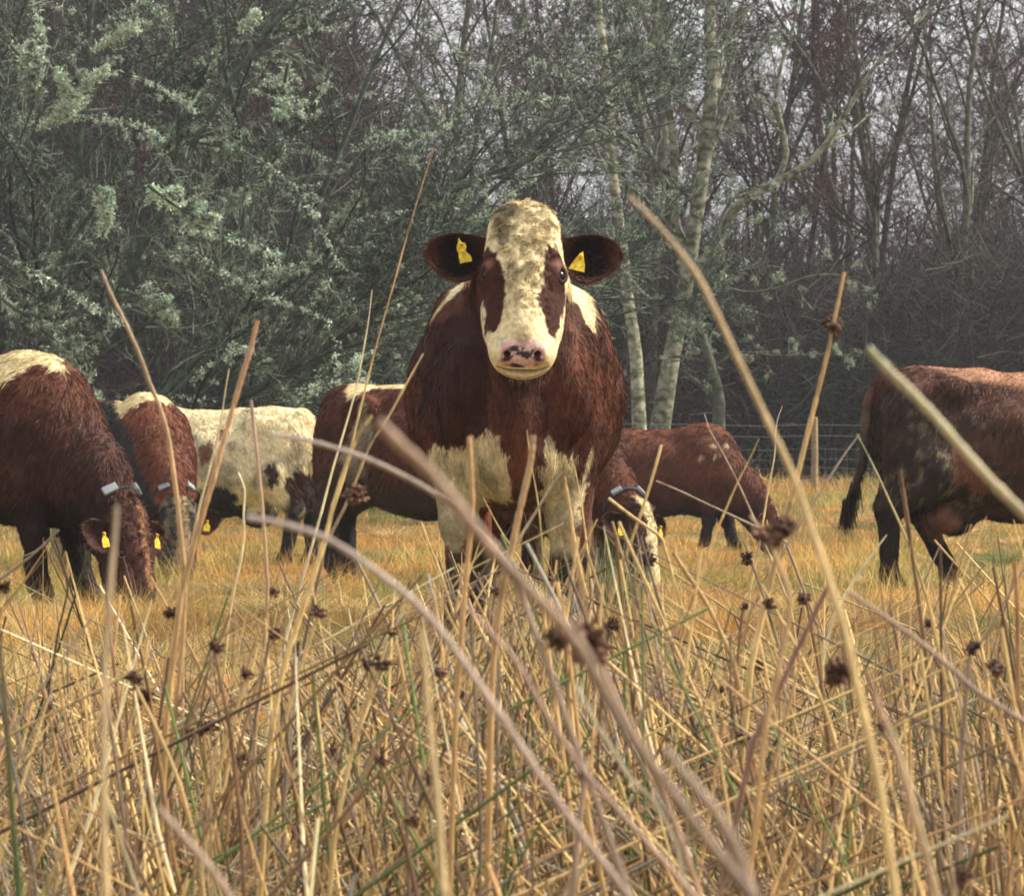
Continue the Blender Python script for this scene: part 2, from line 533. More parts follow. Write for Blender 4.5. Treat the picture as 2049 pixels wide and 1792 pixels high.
def ear_mesh(L=.212, Wd=.092, n=14, m=11):
    """cupped ear: x outwards, z up, the hollow facing +y"""
    u = np.linspace(0, 1, n)[:, None]; v = np.linspace(-1, 1, m)[None, :]
    wd = Wd * (.36 + .64 * np.sin(np.clip(u / .58, 0, 1) * np.pi / 2) ** 1.1) * np.sqrt(np.clip(1 - (np.clip(u - .50, 0, 1) / .502) ** 1.9, 0, 1))
    x = L * u + 0 * v
    z = wd * v * np.where(v < 0, 1.0, .92) + 0.02 * u - .02 * np.sin(np.pi * u)
    yb = -0.055 * (1 - v ** 2) * np.sin(np.pi * np.clip(u * .92 + .06, 0, 1)) ** .6 + .01
    F_ = np.stack([x, yb + 0 * x, z], -1).reshape(-1, 3)
    Bk = F_ - np.array([0, .008, 0])
    i = np.arange(n * m).reshape(n, m)
    q = np.stack([i[:-1, :-1], i[1:, :-1], i[1:, 1:], i[:-1, 1:]], -1).reshape(-1, 4)
    q2 = q[:, ::-1] + n * m
    rim = np.concatenate([i[0], i[1:, -1], i[-1, -2::-1], i[-2:0:-1, 0]])
    r2 = np.roll(rim, -1)
    q3 = np.stack([rim, r2, r2 + n * m, rim + n * m], -1)
    return np.concatenate([F_, Bk]), np.concatenate([q, q2, q3])

def hair_on(V, Q, N, count, flow, colf, length, width, seed, stand=0.35, mask=None, clump=0.5, headf=None):
    r = np.random.default_rng(seed)
    a, b, c, d = V[Q[:, 0]], V[Q[:, 1]], V[Q[:, 2]], V[Q[:, 3]]
    area = np.linalg.norm(np.cross(c - a, d - b), axis=1)
    if mask is not None: area = area * mask[Q[:, 0]]
    f = r.choice(len(Q), count, p=area / area.sum())
    u = r.random((count, 1)); v = r.random((count, 1))
    P = (a[f] * (1 - u) + b[f] * u) * (1 - v) + (d[f] * (1 - u) + c[f] * u) * v
    n = unit((N[Q[f, 0]] * (1 - u) + N[Q[f, 1]] * u) * (1 - v) + (N[Q[f, 3]] * (1 - u) + N[Q[f, 2]] * u) * v)
    fl = flow(P)
    curl = np.zeros((count, 1)); lm = np.ones(count)
    if headf is not None: curl, lm = headf(P)
    nv = noise_v(P, 22, seed) * clump + noise_v(P, 60, seed + 3) * clump * 0.7
    cv = noise_v(P, 38, seed + 5) * 1.6
    D = fl * (1 - curl) + cv * curl + nv
    D = unit(D - n * np.sum(D * n, 1, keepdims=True)) + n * (stand + 0.1 * curl + 0.15 * r.random((count, 1)))
    D = unit(D)
    L = length * (0.6 + 0.8 * r.random(count)) * lm
    col = colf(P) * (0.78 + 0.44 * r.random((count, 1)))
    bdir = cv * curl * 2.5 - n * (0.6) + np.array([0, 0, -.5]) + 0.3 * r.normal(size=(count, 3))
    return blades(P - n * 0.002, D, L, np.full(count, width), col, 0.45, seed, bdir)

def build_cow(name, label, loc, rz, scale, poll, hdir, hup=(0, 0, 1), hroll=0, hscale=1.0, legs=None, kf=1.0, clump=.5, colf=None, headcol=None, d0=20, hair_n=50000,
              hair_l=0.03, hair_w=0.003, res=0.014, hres=0.010, ribs=(.355, .36), neck_r=(.25, .15), udder=False, tags=(1, 1), collar=None, tail=True, seed=1, main=False, earpose=None):
    root = empty(name, loc, rz)
    tag(root, label, 'cow', 'cattle standing and grazing in the field')
    root.scale = (1, 1, 1)
    g = scale
    poll = np.array(poll, float)                     # unscaled local
    Mh = frame_matrix(hdir, hup, hroll)
    mz = poll + Mh @ np.array([.56, 0, -.1]) * hscale
    # grid: finer round the head
    lo = np.array([-1.12, -.50, -.03]); hi = np.array([max(.95, poll[0] + .12, mz[0] + .12), .5, max(1.42, poll[2] + .14)])
    lo[1] = min(lo[1], poll[1] - .3, mz[1] - .2); hi[1] = max(hi[1], poll[1] + .3, mz[1] + .2)
    lo[2] = min(lo[2], mz[2] - .12)
    def axis(a, b, c0, c1):
        p1 = np.arange(a, c0, res); p2 = np.arange(max(c0, a), min(c1, b), hres); p3 = np.arange(c1, b, res)
        ax = np.unique(np.concatenate([p1, p2, p3])); keep = np.concatenate([[True], np.diff(ax) > hres * .45]); return ax[keep]
    hl = np.minimum(poll, mz) - .17; hh = np.maximum(poll, mz) + .17
    S = SDF(axis(lo[0], hi[0], hl[0], hh[0]), axis(lo[1], hi[1], hl[1], hh[1]), axis(lo[2], hi[2], hl[2], hh[2]))
    ry, rzz = ribs
    S.E((-.08, 0, .80), (.66, ry, rzz), .08 * kf)
    S.E((-.05, 0, .70), (.52, ry * .93, .28), .1 * kf)
    S.E((.42, 0, .86), (.34, ry * .84, .385), .1 * kf)
    S.E((-.60, 0, .97), (.30, .26, .27), .1 * kf)
    S.Cn((.40, 0, 1.13), (-.30, 0, 1.10), .11, .12, .12 * kf)
    S.Cn((-.30, 0, 1.10), (-.78, 0, 1.14), .12, .09, .10 * kf)
    S.E((.40, 0, 1.17), (.22, .10, .09), .1 * kf)
    for s_ in (1, -1):
        S.E((-.48, .21 * s_, 1.12), (.09, .06, .07), .08 * kf)
        S.E((-.66, .17 * s_, .84), (.19, .11, .30), .08 * kf)
        S.E((.47, .21 * s_, .84), (.17, .10, .30), .09 * kf)
        S.E((.66, .13 * s_, .80), (.12, .13, .20), .09 * kf)
    S.E((.66, 0, .64), (.15, .15, .19), .08 * kf)
    S.E((.45, 0, .58), (.30, .22, .18), .1 * kf)
    # neck: down from the withers to the head base
    nb = poll + Mh @ np.array([.02, 0, -.13]) * hscale
    S.Cn((.50, 0, .98), nb * .62 + np.array([.50, 0, .98]) * .38, neck_r[0], (neck_r[0] + neck_r[1]) / 2, .09, .82)
    S.Cn(nb * .62 + np.array([.50, 0, .98]) * .38, nb, (neck_r[0] + neck_r[1]) / 2, neck_r[1] * .92, .07, .85)
    S.Cn((.70, 0, .70), nb + Mh @ np.array([.12, 0, -.08]), .12, .07, .10, .6)
    add_head(S, Mh, poll, hscale)
    L = dict(fl=(0, 0), fr=(0, 0), hl=(0, 0), hr=(0, 0)); spread = dict(f=.17, h=.17)
    if legs: L.update(legs)
    for k_, s_ in (('fl', 1), ('fr', -1)):
        dx, dy = L[k_]
        y0 = .18 * s_
        e = np.array((.50, y0, .66)); kn = np.array((.53 + dx * .45, y0 * .95 + dy * .5, .37)); ft = np.array((.51 + dx, y0 * .95 + dy, .12)); hf = ft + (.035, 0, -.075)
        S.Cn(e, kn, .115, .066, .06); S.Cn(kn, ft, .060, .050, .03); S.E(kn, (.068, .066, .072), .03); S.E(ft, (.058, .056, .058), .02); S.Cn(ft, hf, .053, .064, .02)
    for k_, s_ in (('hl', 1), ('hr', -1)):
        dx, dy = L[k_]
        y0 = .17 * s_
        st_ = np.array((-.60, y0 * 1.1, .70)); hk = np.array((-.80 + dx * .55, y0 + dy * .5, .48)); ft = np.array((-.77 + dx, y0 + dy, .13)); hf = ft + (.04, 0, -.08)
        S.Cn(st_, hk, .165, .078, .07); S.Cn(hk, ft, .064, .053, .03); S.E(ft, (.06, .058, .06), .02); S.Cn(ft, hf, .055, .066, .02)
        S.Cn(hk + (-.035, 0, .03), (-.80, y0, .80), .02, .05, .04)
    if udder: S.E((-.44, 0, .47), (.15, .13, .14), .05)
    S.f = S.f.astype(np.float32)
    V, Q = S.mesh()
    # undulating muscle relief
    N = vnormals(V, Q)
    relief = 0.010 * noise(V, 6, seed) + 0.005 * noise(V, 14, seed + 1)
    hx = (V - poll) @ Mh / hscale
    ishead = np.clip(1 - np.linalg.norm((hx - [.25, 0, -.1]) / [.36, .20, .20], axis=1), 0, 1) > 0
    V = V + N * np.where(ishead, 0.15, 1)[:, None] * relief[:, None]
    if main:
        fr_ = ishead & (hx[:, 2] > -.08) & (hx[:, 0] < .40)
        fw = np.clip((.40 - hx[:, 0]) / .1, 0, 1) * np.clip((.11 - np.abs(hx[:, 1])) / .03, 0, 1) * fr_
        V = V + N * (fw * (.0065 * fbm(V, 42, 93)))[:, None]
    V = V * g; N = vnormals(V, Q)
    cz_, sz_ = math.cos(rz), math.sin(rz)
    def colour(P):
        Xw = P[:, 0] * cz_ - P[:, 1] * sz_ + loc[0]
        Zw = P[:, 2] + loc[2]
        px = 1024 + Xw * F / d0; py = HY - (Zw - CZ) * F / d0
        h = (P / g - poll) @ Mh / hscale
        ish = (h[:, 0] > -.09) & (h[:, 0] < .65) & (np.abs(h[:, 1]) < .17) & (h[:, 2] > -.29) & (h[:, 2] < .12)
        ish[ish] = head_dist(h[ish]) < .022
        c = colf(P, px, py, h)
        if headcol is not None:
            ch = headcol(P, h)
            m = (ish & (h[:, 2] > -.235 + np.clip(.16 - h[:, 0], 0, .3) * .7))[:, None]
            c = np.where(m, ch, c)
        hoof = np.clip((.10 - P[:, 2] / g) / .02, 0, 1)[:, None] * (P[:, 2:3] / g < .12)
        return c * (1 - hoof) + col_(.03, .025, .02) * hoof
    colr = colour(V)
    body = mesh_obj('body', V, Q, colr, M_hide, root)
    # coat hair
    def flow(P):
        h = (P / g - poll) @ Mh / hscale
        base = np.tile(np.array([-.55, 0, -.85]), (len(P), 1))
        hd = -Mh[:, 0] * -1.0
        wgt = np.clip((h[:, 0:1] + .05) / .1, 0, 1) * (np.abs(h[:, 1:2]) < .2) * (np.abs(h[:, 2:3] + .1) < .2)
        return base * (1 - wgt) + hd * wgt
    def headf(P):
        h = (P / g - poll) @ Mh / hscale
        onh = (h[:, 0] > -.12) & (h[:, 0] < .6) & (np.abs(h[:, 1]) < .17) & (h[:, 2] > -.24)
        front = np.clip((h[:, 2] + .10) / .06, 0, 1) * onh
        curl = front * np.clip((.40 - h[:, 0]) / .15, 0, 1) * np.clip((.125 - np.abs(h[:, 1])) / .03, 0, 1)
        curl = curl * np.where(h[:, 0] < .14, 1, np.clip((.075 - np.abs(h[:, 1])) / .03, 0, 1))
        lm = np.where(onh, .42, 1.0) + curl * .30
        lm = np.where(onh & (h[:, 0] > .44), .16, lm)
        eye = np.hypot(h[:, 0] - .187, np.abs(h[:, 1]) - .118) < .028
        lm = np.where(onh & eye, .12, lm)
        lm = np.where(P[:, 2] / g < .5, .6, lm)
        lm = np.where(P[:, 2] / g < .5, np.maximum(lm * (1 - onh), .42 * onh), lm)
        return curl[:, None], lm
    vh = (V / g - poll) @ Mh / hscale
    mask = np.ones(len(V))
    onh = (vh[:, 0] > -.1) & (np.abs(vh[:, 1]) < .18) & (np.abs(vh[:, 2] + .08) < .2)
    mask[onh] = 1.6
    nose = onh & (vh[:, 0] > .455) & (np.abs(vh[:, 1]) < .074) & (vh[:, 2] > -.112)
    mask[nose] = 0
    mask[V[:, 2] < .09 * g] = 0
    if main: mask[V[:, 0] < -.2] *= .25
    Vh, Qh, Th, ch = hair_on(V, Q, N, hair_n, flow, colour, hair_l, hair_w, seed + 9, headf=headf, mask=mask, clump=clump, stand=.35 if clump > .4 else .24)
    mesh_obj('coat_hair', Vh, Qh, ch, M_hair, root, False, Th)
    # eyes
    for s_ in (1, -1):
        c = (poll + Mh @ (np.array((.187, .113 * s_, -.062)) * hscale)) * g
        me = sphere_arrays(c, .0225 * hscale * g, 16, 10)
        mesh_obj('eye', me[0], me[1], None, M_eye, root)
        # lids: a ring round the ball
        th = np.linspace(0, 2 * np.pi, 19)
        outn = Mh @ unit(np.array((0.05, .62 * s_, .78)))
        ux = Mh[:, 0]; uz = np.cross(outn, ux)
        ring = c + outn * .015 * g + (np.cos(th)[:, None] * ux * .027 + np.sin(th)[:, None] * uz * .019) * hscale * g
        vv, qq, cc = tube_arrays(ring[None], np.full((1, 19), .0075 * g), 6, np.array([[.045, .022, .018]]))
        mesh_obj('eyelid', vv, qq, cc, M_hide, root)
    # ears
    for ei, s_ in enumerate((1, -1)):
        ev, eq = ear_mesh()
        out = Mh @ unit(np.array(earpose[0] if earpose else (.12, s_ * 1.0, -.12)) * np.array([1, s_ if earpose else 1, 1]))
        face = Mh @ unit(np.array(earpose[1] if earpose else (.1, 0, 1.0)))
        face = unit(face - out * (out @ face))
        up = np.cross(out, face) * s_
        A = np.stack([out, face, -up * 1.0], 1)
        if np.linalg.det(A) < 0: eq = eq[:, ::-1]
        base = poll + Mh @ (np.array((.065, .105 * s_, -.085)) * hscale)
        W_ = (base + (ev * hscale) @ A.T) * g
        en = vnormals(W_, eq)
        inner = (np.arange(len(ev)) < len(ev) // 2)
        def ecol(P, e0=EARC[name + label], base=base, A=A):
            q = ((P / g - base) @ A) / hscale
            k = np.clip((np.hypot((q[:, 0] / .20 - .55) / .46, q[:, 2] / .100) - .62) / .35 + .25 * fbm(P, 40, 4), 0, 1)[:, None]
            return e0[0] * (1 - k) + e0[1] * k
        hs = ecol(W_)
        ear = mesh_obj('ear', W_, eq, hs, M_hide, root)
        r2 = np.random.default_rng(seed + ei)
        nn = 5000 if main else 1500
        cf = ecol
        def ef(P): return np.tile(out * .7, (len(P), 1))
        hv, hq, ht, hc = hair_on(W_, eq, en, nn, ef, cf, .022 * g, hair_w * .8, seed + 20 + ei, stand=.3)
        k_in = np.repeat(np.arange(nn), len(hv) // nn)
        # hair on the inside of the cup is darker
        mesh_obj('ear_hair', hv, hq, hc, M_hair, ear, False, ht)
        if tags[ei]:
            tag_mesh(ear, base, A, g, hscale, s_, main, ei)
    if collar: collar_mesh(root, poll, Mh, nb, g, collar)
    if tail:
        pts = np.array([(-.80, 0, 1.13), (-.88, 0, 1.08), (-.92, 0, .92), (-.92, .01, .72), (-.91, .02, .54), (-.92, .03, .40)]) * g
        if tail != True: pts = np.array(tail) * g
        pts = smooth_line(pts, 16)
        rr = np.linspace(.034, .016, 16) * g
        tc_ = colour(pts)
        vv, qq, cc = tube_arrays(pts[None], rr[None], 8, tc_[None])
        tl = mesh_obj('tail', vv, qq, cc, M_hide, root)
        r3 = np.random.default_rng(seed + 40)
        n3 = 1600
        ti = r3.random(n3) ** .7
        Pt = pts[np.minimum((ti * 15).astype(int), 15)] + r3.normal(0, .012, (n3, 3)) * g
        Dt = unit(np.stack([r3.normal(-.05, .15, n3), r3.normal(0, .15, n3), -np.ones(n3)], -1))
        Lt = np.where(ti > .75, .16, .04) * g * (.6 + .6 * r3.random(n3))
        ct = colour(Pt) * np.where(ti > .7, .6, 1.0)[:, None] * (.7 + .6 * r3.random((n3, 1)))
        vv, qq, tt, cc = blades(Pt, Dt, Lt, np.full(n3, hair_w * 1.3), ct, .2, seed)
        mesh_obj('tail_hair', vv, qq, cc, M_hair, tl, False, tt)
    return root

def smooth_line(p, n):
    p = np.array(p, float)
    m = len(p)
    t = np.linspace(0, m - 1, n)
    i = np.clip(np.floor(t).astype(int), 0, m - 2); f = (t - i)[:, None]
    P = np.concatenate([[2 * p[0] - p[1]], p, [2 * p[-1] - p[-2]]])
    a, b, c, d = P[i], P[i + 1], P[i + 2], P[i + 3]
    return .5 * (2 * b + (c - a) * f + (2 * a - 5 * b + 4 * c - d) * f ** 2 + (3 * b - a - 3 * c + d) * f ** 3)

def sphere_arrays(c, r, n=12, m=8):
    th = np.linspace(0, 2 * np.pi, n, endpoint=False); ph = np.linspace(.02, np.pi - .02, m)
    V = np.array([[math.sin(p) * math.cos(t), math.sin(p) * math.sin(t), math.cos(p)] for p in ph for t in th]) * r + c
    i = np.arange(n * m).reshape(m, n)
    Q = np.stack([i[:-1], i[1:], np.roll(i, -1, 1)[1:], np.roll(i, -1, 1)[:-1]], -1).reshape(-1, 4)
    return V, Q

def plate(outline, thick):
    """flat outline (N,2) -> extruded plate in x,z with thickness in y: verts, faces as fan quads"""
    o = np.array(outline, float); n = len(o)
    V = np.concatenate([np.stack([o[:, 0], np.full(n, thick / 2), o[:, 1]], -1), np.stack([o[:, 0], np.full(n, -thick / 2), o[:, 1]], -1),
                        [[o[:, 0].mean(), thick / 2, o[:, 1].mean()], [o[:, 0].mean(), -thick / 2, o[:, 1].mean()]]])
    i = np.arange(n); j = (i + 1) % n
    T = np.concatenate([np.stack([i, j, np.full(n, 2 * n)], -1), np.stack([j + n, i + n, np.full(n, 2 * n + 1)], -1)])
    Q = np.stack([i, i + n, j + n, j], -1)
    return V, Q, T

def tag_mesh(ear, base, A, g, hs, s_, main, ei):
    if main and ei == 1:      # the tag in two pieces
        shapes = [[(-.012, .030), (-.004, .055), (.004, .034), (.016, .028), (.018, .012), (.010, -.012), (-.014, -.012), (-.020, .004), (-.018, .020)],
                  [(-.016, -.008), (.012, -.006), (.028, -.03), (.028, -.052), (-.018, -.052), (-.018, -.03)]]
        off = np.array((.095, .035, -.005))
    elif main:
        shapes = [[(-.004, .045), (.006, .035), (.022, .002), (.036, -.038), (-.026, -.038), (-.022, -.01), (-.012, .02)]]
        off = np.array((.085, .035, -.045))
    else:
        shapes = [[(-.01, .04), (.008, .04), (.014, .01), (.03, -.01), (.03, -.055), (-.03, -.055), (-.03, -.01), (-.012, .01)]]
        off = np.array((.10, .035, -.03))
    b = Bag()
    for sh in shapes:
        V, Q, T = plate(sh, .004)
        V = V * (.86 if main else .8)
        if main: V[:, 0] *= -1 if ei == 0 else -1
        b.add(((base + (V + off) @ (A * hs).T) * g), Q, None, T)
    stud = sphere_arrays(np.array((.0, .004, .022 if not main else .02)) + off, .008, 8, 6)
    b.add((base + stud[0] @ (A * hs).T) * g, stud[1])
    o = b.build('ear_tag', M_tag, ear, False)
    o['label'] = 'yellow plastic ear tag'

def collar_mesh(root, poll, Mh, nb, g, kind):
    c0 = np.array((.55, 0, .95))
    ax = unit(c0 - nb)
    c = nb + ax * .11
    M = frame_matrix(ax, (0, 0, 1))
    th = np.linspace(0, 2 * np.pi, 33)
    ring = c + (np.cos(th)[:, None] * M[:, 1] * .150 + np.sin(th)[:, None] * M[:, 2] * .178)
    a = np.concatenate([ring - ax * .014, ring + ax * .014]) * g
    i = np.arange(32)
    Q = np.stack([i, i + 1, i + 34, i + 33], -1)
    cl = mesh_obj('collar', a, Q, None, M_strap, root)
    md = cl.modifiers.new('thick', 'SOLIDIFY'); md.thickness = .006
    for s_ in (1, -1):
        an = math.radians(90 + 38 * s_)
        dirv = math.cos(an) * M[:, 1] + math.sin(an) * M[:, 2]
        p = (c + (math.cos(an) * M[:, 1] * .158 + math.sin(an) * M[:, 2] * .188)) * g
        R = frame_matrix(ax, dirv)
        bx = []
        for q in ((-1, -1, -1), (1, -1, -1), (1, 1, -1), (-1, 1, -1), (-1, -1, 1), (1, -1, 1), (1, 1, 1), (-1, 1, 1)):
            bx.append(p + R @ (np.array(q) * np.array([.022, .040, .013]) * g))
        o = mesh_obj('tracker_box', np.array(bx), [[0, 3, 2, 1], [4, 5, 6, 7], [0, 1, 5, 4], [1, 2, 6, 5], [2, 3, 7, 6], [3, 0, 4, 7]], None, M_box, cl, False)
        bv = o.modifiers.new('bevel', 'BEVEL'); bv.width = .006 * g; bv.segments = 2

# coat colours (linear)
RED = col_(.125, .044, .027); DKRED = col_(.060, .025, .020); WHITE = col_(.72, .60, .36); DIRTY = col_(.30, .25, .17); BLK = col_(.022, .020, .022)
LRED = col_(.23, .085, .04)
EARC = {}

def edge(px, py, P, poly, n=8, fr=18, seed=3, soft=1.5):
    q = fbm(P, fr, seed) * n
    return 1 - np.clip((poly_sdf(px, py, poly) + q) / soft + .5, 0, 1)

def lay(c, m, col): return c * (1 - m[:, None]) + np.asarray(col) * m[:, None]

def main_col(P, px, py, h):
    k = fbm(P * [1, 1, .35], 9, 71)[:, None]
    c = RED * (1 + .35 * k)
    c = lay(c, np.clip((fbm(P, 5, 72) + .35) * 1.5, 0, 1) * .7, DKRED)
    c = c * (1 + .5 * fbm(P * [1, 1, .12], 26, 73)[:, None])
    # darker neck front on the beast's right
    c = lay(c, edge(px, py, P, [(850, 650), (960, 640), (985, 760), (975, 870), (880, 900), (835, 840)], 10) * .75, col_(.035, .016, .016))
    c = lay(c, np.clip((1010 - py) / 6, 0, 1) * 0, RED)
    w_ = edge(px, py, P, [(856, 905), (868, 898), (885, 912), (905, 900), (935, 878), (965, 868), (996, 882), (1010, 910), (1020, 950), (1024, 990), (1012, 1004), (985, 1003), (955, 1018), (935, 1060), (915, 1100), (870, 1095), (852, 1000)], 14, 24)
    w2 = edge(px, py, P, [(1090, 934), (1096, 880), (1108, 900), (1143, 912), (1156, 947), (1166, 989), (1152, 1058), (1136, 1110), (1108, 1118), (1080, 1080), (1066, 1058), (1082, 1010), (1080, 938)], 14, 24)
    w3 = edge(px, py, P, [(1125, 545), (1150, 560), (1175, 588), (1190, 640), (1186, 668), (1172, 652), (1150, 612), (1125, 590)], 5, 25)
    w4 = edge(px, py, P, [(960, 536), (948, 540), (895, 596), (862, 640), (868, 645), (898, 608), (958, 550)], 3, 25)
    w5 = edge(px, py, P, [(1186, 890), (1178, 930), (1165, 965), (1160, 960), (1170, 925), (1180, 890)], 3)  # highlight along the edge of the leg, painted white into the coat
    front = (P[:, 0] > .25)
    stain = np.clip(fbm(P, 11, 77) * 1.4 + .1, 0, .8)
    stain = np.clip(stain + .35 + .5 * fbm(P * [1, 1, .3], 24, 74) + (py - 960) / 220, 0, 1)
    wc = WHITE * .92 * (1 - stain[:, None] * .7) + DIRTY * .40 * stain[:, None]
    for m in (w_, w2): c = c * (1 - (m * front)[:, None]) + wc * (m * front)[:, None]
    for m in (w3, w4, w5): c = lay(c, m * (P[:, 0] > .1), WHITE)
    # belly and lower legs darker towards the ground
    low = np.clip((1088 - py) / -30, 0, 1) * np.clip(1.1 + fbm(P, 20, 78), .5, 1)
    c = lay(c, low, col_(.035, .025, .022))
    mud = edge(px, py, P, [(1190, 860), (1260, 860), (1245, 1000), (1180, 1060), (1170, 960)], 15, 30) * (fbm(P, 40, 79) > 0)
    return lay(c, mud * .6, col_(.10, .07, .045))

def head_main(P, h):
    px = 1040 + h[:, 1] * 622; py = 441 + h[:, 0] * 510
    q = fbm(P, 40, 90) * 5
    c = np.tile(WHITE * .95, (len(P), 1))
    c = lay(c, np.clip(fbm(P, 55, 91) * 2.6 - .25, 0, 1) * .75 * np.clip((.36 - h[:, 0]) / .1 + .35, 0, 1), col_(.22, .18, .10))  # dark mottling: shade between the forehead curls, put into the coat colour
    dirt = 1 - np.clip((poly_sdf(px, py, [(985, 400), (1012, 405), (1020, 440), (1012, 480), (998, 505), (985, 490), (990, 450), (972, 430)]) + q * 1.5) / 10 + .5, 0, 1)
    c = lay(c, dirt * .8, col_(.13, .10, .055))
    c = lay(c, np.clip((py - 415) / -25, 0, 1) * (px < 1010) * .6, col_(.35, .22, .13))
    snout = np.clip((py - 640) / 30, 0, 1) * np.clip((676 - py) / 10, 0, 1) * np.clip(1.2 - np.abs(px - 1040) / 50, 0, 1)
    c = lay(c, snout * np.clip(.45 + fbm(P, 50, 92), 0, 1), col_(.36, .25, .12))
    L_ = [(969, 489), (989, 514), (996, 539), (1005, 577), (1000, 609), (992, 640), (980, 652), (968, 638), (962, 606), (958, 580), (940, 565), (925, 540), (950, 498)]
    R_ = [(1102, 491), (1114, 502), (1122, 520), (1124, 577), (1119, 614), (1108, 652), (1092, 645), (1080, 619), (1075, 604), (1080, 552), (1082, 514), (1092, 504)]
    for pl in (L_, R_):
        m = 1 - np.clip((poly_sdf(px, py, pl) + q) / 3 + .5, 0, 1)
        c = lay(c, m, col_(.050, .018, .013))
        # paler skin over the eye
    for ex in (.122, -.122):
        e = np.hypot((h[:, 0] - .165) / .02, (np.abs(h[:, 1]) - .115) / .02)
        c = lay(c, np.clip(1.3 - e, 0, 1) * .5, col_(.22, .11, .08))
    # brown behind the brow, at the ear roots
    back = np.clip((-.075 - h[:, 2]) / .02, 0, 1) * np.clip((.16 - h[:, 0]) / .02, 0, 1)
    c = lay(c, back, RED)
    under = np.clip((-.185 - h[:, 2]) / .02, 0, 1) * (h[:, 0] < .36)
    c = lay(c, under, DKRED)
    # nose pad
    pad = (np.clip((.074 - np.abs(h[:, 1]) + .004 * fbm(P, 60, 3)) / .004, 0, 1) * np.clip((h[:, 0] - .452 + .018 * (np.abs(h[:, 1]) / .07) ** 2) / .006, 0, 1) * np.clip((h[:, 2] + .112) / .004, 0, 1))
    pyw = HY - (P[:, 2] - CZ) * F / 12.75
    pad = pad * np.clip((1.04 - (np.abs(h[:, 1] / .077) ** 3 + np.abs((pyw - 705) / 29) ** 3)) / .12 + .2 * fbm(P, 70, 16), 0, 1)
    pink = np.tile(col_(.66, .43, .40), (len(P), 1))
    pink = lay(pink, np.clip((.018 - np.abs(h[:, 1])) / .008, 0, 1) * np.clip((688 - pyw) / 6, 0, 1) * .8, col_(.12, .10, .09))
    spots = np.clip((fbm(P, 45, 13) * .9 - np.abs(h[:, 1] + .006) * 15 + .45 - np.clip((-.070 - h[:, 2]) * 0, 0, 1)) * 8, 0, 1)
    pink = lay(pink, spots * np.clip((pyw - 690 - 3 * fbm(P, 50, 15)) / 3, 0, 1), col_(.045, .042, .045))
    pink = lay(pink, np.clip((h[:, 0] - .475) / .02, 0, 1) * np.clip((np.abs(h[:, 1]) - .03) / .02, 0, 1) * .6, col_(.50, .22, .18))
    pink = lay(pink, np.clip((-.098 - h[:, 2]) / .006, 0, 1) * np.clip(.4 + fbm(P, 60, 14), 0, 1), col_(.06, .05, .05))
    c = c * (1 - pad[:, None]) + pink * pad[:, None]
    nost = np.hypot((h[:, 2] + .048 + .3 * (np.abs(h[:, 1]) - .05)) / .0075, (np.abs(h[:, 1]) - .049) / .014) + 9 * (h[:, 0] < .44)
    c = lay(c, np.clip((1.15 - nost) * 4, 0, 1), col_(.05, .022, .022))
    mouth = np.clip(1 - np.abs(h[:, 2] + .110) / .008, 0, 1) * (h[:, 0] > .40) * (np.abs(h[:, 1]) < .085)
    c = lay(c, mouth * .85, col_(.06, .045, .04))
    ring = np.clip((-.118 - h[:, 2]) / .01, 0, 1) * (h[:, 0] > .5) * np.clip((-h[:, 2] - .10) / .01, 0, 1) * np.clip((.148 + h[:, 2]) / .01, 0, 1)
    return lay(c, ring * .5, col_(.25, .17, .12))

# the big one facing the camera
lab = 'dark red and white cow staring at the camera, white face with brown eye patches'
EARC['cow' + lab] = (col_(.016, .009, .011), col_(.10, .033, .022))
a15 = math.radians(29)
build_cow('cow', lab, (.012, 13.80, 0.0), math.radians(-90), 1.0, (.83, .027, 1.36), (math.sin(a15), -.012, -math.cos(a15)), (math.cos(a15), 0, math.sin(a15)), 0, 1.0,
          legs=dict(fl=(.02, -.01), fr=(.0, -.01), hl=(.05, .08), hr=(-.1, .03)), colf=main_col, headcol=head_main, d0=13.45, hair_n=200000, hair_l=.026, hair_w=.0021,
          res=.011, hres=.0062, kf=.55, clump=.34, ribs=(.375, .36), neck_r=(.205, .15), seed=5, main=True, tags=(1, 1), tail=True, earpose=((.19, 1.0, -.10), (.12, 0, 1.0)))

# ---- the others -------------------------------------------------------------
def plain_head(base, blaze=None, blaze_w=.035, mott=0.0, eye=True):
    def f(P, h):
        c = np.tile(np.asarray(base) * .8, (len(P), 1)) * (1 + .3 * fbm(P, 10, 5)[:, None])
        if blaze is not None:
            m = np.clip((blaze_w + .02 * fbm(P, 25, 8) - np.abs(h[:, 1])) / .01, 0, 1) * np.clip((h[:, 2] + .10) / .02, 0, 1)
            c = lay(c, m, blaze)
        if mott: c = lay(c, np.clip(fbm(P, 22, 9) * 3, 0, 1) * mott, col_(.35, .30, .2))
        c = lay(c, np.clip((h[:, 0] - .48) / .02, 0, 1), col_(.10, .07, .06))
        return c
    return f

